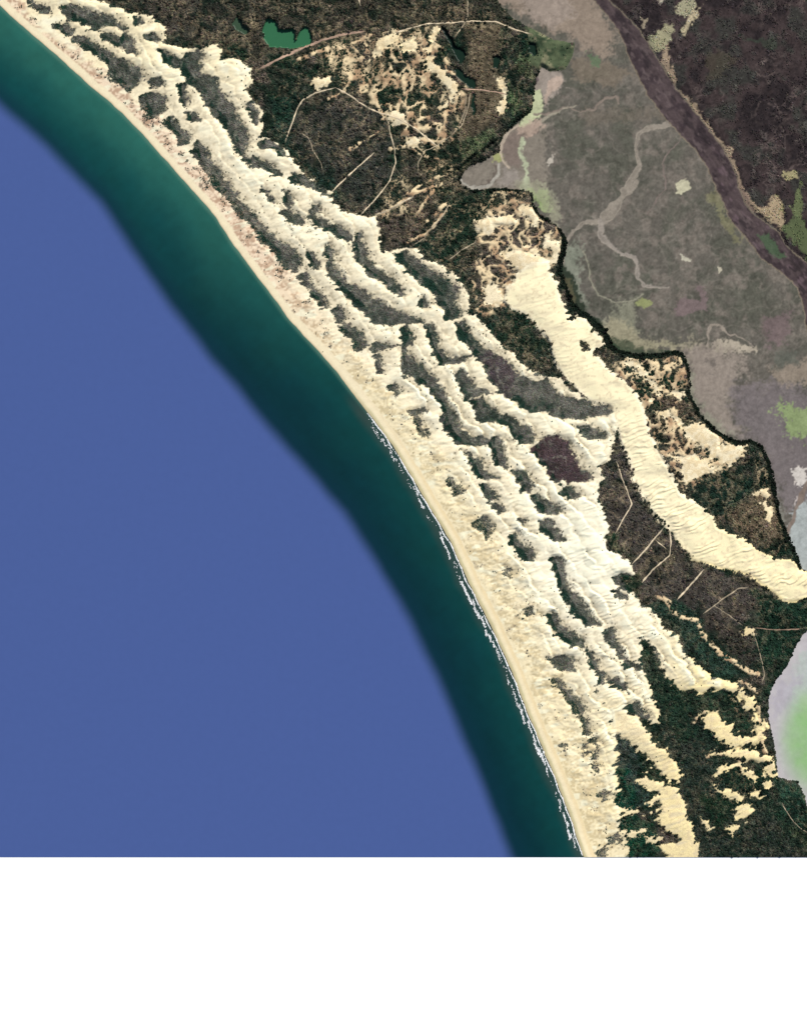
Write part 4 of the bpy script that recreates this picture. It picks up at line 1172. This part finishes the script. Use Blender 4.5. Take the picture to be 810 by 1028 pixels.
pr = (okm * (0.02 + near_scrub) * sm(0.0, 0.5, fbm(U, V, 20, 2, 6) + 0.2)).ravel()
for i in RNG.choice(pr.size, size=400, p=pr / pr.sum()):
    spots.append((U.ravel()[i], V.ravel()[i]))
keep = []
for q in spots:
    if 0 < q[0] < 808 and 0 < q[1] < 857 and all((q[0] - r[0]) ** 2 + (q[1] - r[1]) ** 2 > 9 for r in keep):
        keep.append(q)
keep = keep[:290]


def bush_mesh(seed):
    r = np.random.default_rng(seed)
    co, fa, cl = [], [], []
    for lobe in range(9):
        a = r.uniform(0, 6.28); rr = r.uniform(0, .6)
        cx, cy, cz = rr * math.cos(a), rr * math.sin(a), r.uniform(.2, .75)
        sz = r.uniform(.35, .6)
        b = len(co)
        tone_ = r.uniform(.6, 1.5)
        pts = [(0, 0, 1), (0, 0, -1)] + [(math.cos(k * 1.0472 + e), math.sin(k * 1.0472 + e), zz) for zz, e in ((.45, 0), (-.45, .5)) for k in range(6)]
        for x_, y_, z_ in pts:
            j = r.uniform(.7, 1.2)
            rh = math.sqrt(max(0.05, 1 - z_ * z_)) if abs(z_) < 1 else 0
            co.append((cx + sz * j * x_ * rh, cy + sz * j * y_ * rh, cz + sz * j * z_ * .8))
            cl.append(alb(52, 62, 44) * tone_ * r.uniform(.8, 1.2))
        for k in range(6):
            m = (k + 1) % 6
            fa += [(b, b + 2 + k, b + 2 + m), (b + 2 + k, b + 8 + k, b + 2 + m), (b + 2 + m, b + 8 + k, b + 8 + m), (b + 1, b + 8 + m, b + 8 + k)]
    return np.array(co), np.array(fa), np.array(cl)


protos = []
for n, (x_, y_) in enumerate(keep):
    if n < 5:
        co, fa, cl = bush_mesh(n + 3)
        o = mesh_object('bush', co, fa, cl, M_bush, smooth=False)
        protos.append(o)
    else:
        o = protos[n % 5].copy()
        C.objects.link(o)
    sc = random.uniform(.5, .9)
    o.scale = (sc * random.uniform(.9, 1.25), sc, sc)
    o.rotation_euler = (0, 0, random.uniform(0, 6.28))
    o.location = (x_ - CU, CV - y_, float(zat(np.array([x_]), np.array([y_]))[0]) - 0.15)
    tag(o, None, 'tiny dark round bush standing alone on the bare pale dune sand', 'bush', 'lone bushes dotted over the dune sand')

# ---------------------------------------------------------------- added white sheet in place of the blank border past the southern edge
mb = bpy.data.materials.new('blank_white_sheet'); mb.use_nodes = True
b = mb.node_tree.nodes['Principled BSDF']
b.inputs['Roughness'].default_value = 1.0; b.inputs['Specular IOR Level'].default_value = 0.0
nz = mb.node_tree.nodes.new('ShaderNodeTexNoise'); nz.inputs['Scale'].default_value = 0.02
cr = mb.node_tree.nodes.new('ShaderNodeMix'); cr.data_type = 'RGBA'
cr.inputs[6].default_value = (0.985, 0.99, 1, 1); cr.inputs[7].default_value = (0.975, 0.985, 1, 1)
mb.node_tree.links.new(nz.outputs['Fac'], cr.inputs[0]); mb.node_tree.links.new(cr.outputs[2], b.inputs['Base Color'])
W = 9000
mesh_object('border_backdrop', np.array([(-W, -W, -.4), (W, -W, -.4), (W, W, -.4), (-W, W, -.4)], float), np.array([(0, 1, 2, 3)]), None, mb, 'structure',
            'plain white sheet standing in for the blank border south of land and sea', 'ground')

# ---------------------------------------------------------------- light
scn = bpy.context.scene
EL, AZ = math.radians(45), math.radians(30)          # sun in the north-east
w = bpy.data.worlds.new('World'); scn.world = w; w.use_nodes = True
nt = w.node_tree
sky = nt.nodes.new('ShaderNodeTexSky'); sky.sky_type = 'NISHITA'; sky.sun_disc = False
sky.sun_elevation = EL; sky.sun_rotation = AZ
nt.links.new(sky.outputs['Color'], nt.nodes['Background'].inputs['Color'])
nt.nodes['Background'].inputs['Strength'].default_value = 0.075
sl = bpy.data.lights.new('sun', 'SUN'); sl.energy = 4.35; sl.angle = math.radians(0.5); sl.color = (1.0, 0.97, 0.92)
so = bpy.data.objects.new('sun', sl); C.objects.link(so)
so.rotation_euler = (math.radians(90) - EL, 0, math.pi - AZ)

# ---------------------------------------------------------------- camera, straight down from high above
cd = bpy.data.cameras.new('camera'); co_ = bpy.data.objects.new('camera', cd); C.objects.link(co_)
H = 3200.0
co_.location = (0, 0, H)
co_.rotation_euler = (0, 0, 0)
cd.sensor_fit = 'VERTICAL'; cd.sensor_height = 36; cd.lens = 36 * H / 1028.0
cd.clip_start = 1.0; cd.clip_end = 50000
scn.camera = co_
scn.view_settings.view_transform = 'Standard'
scn.view_settings.look = 'None'
scn.view_settings.exposure = 0
scn.view_settings.gamma = 1
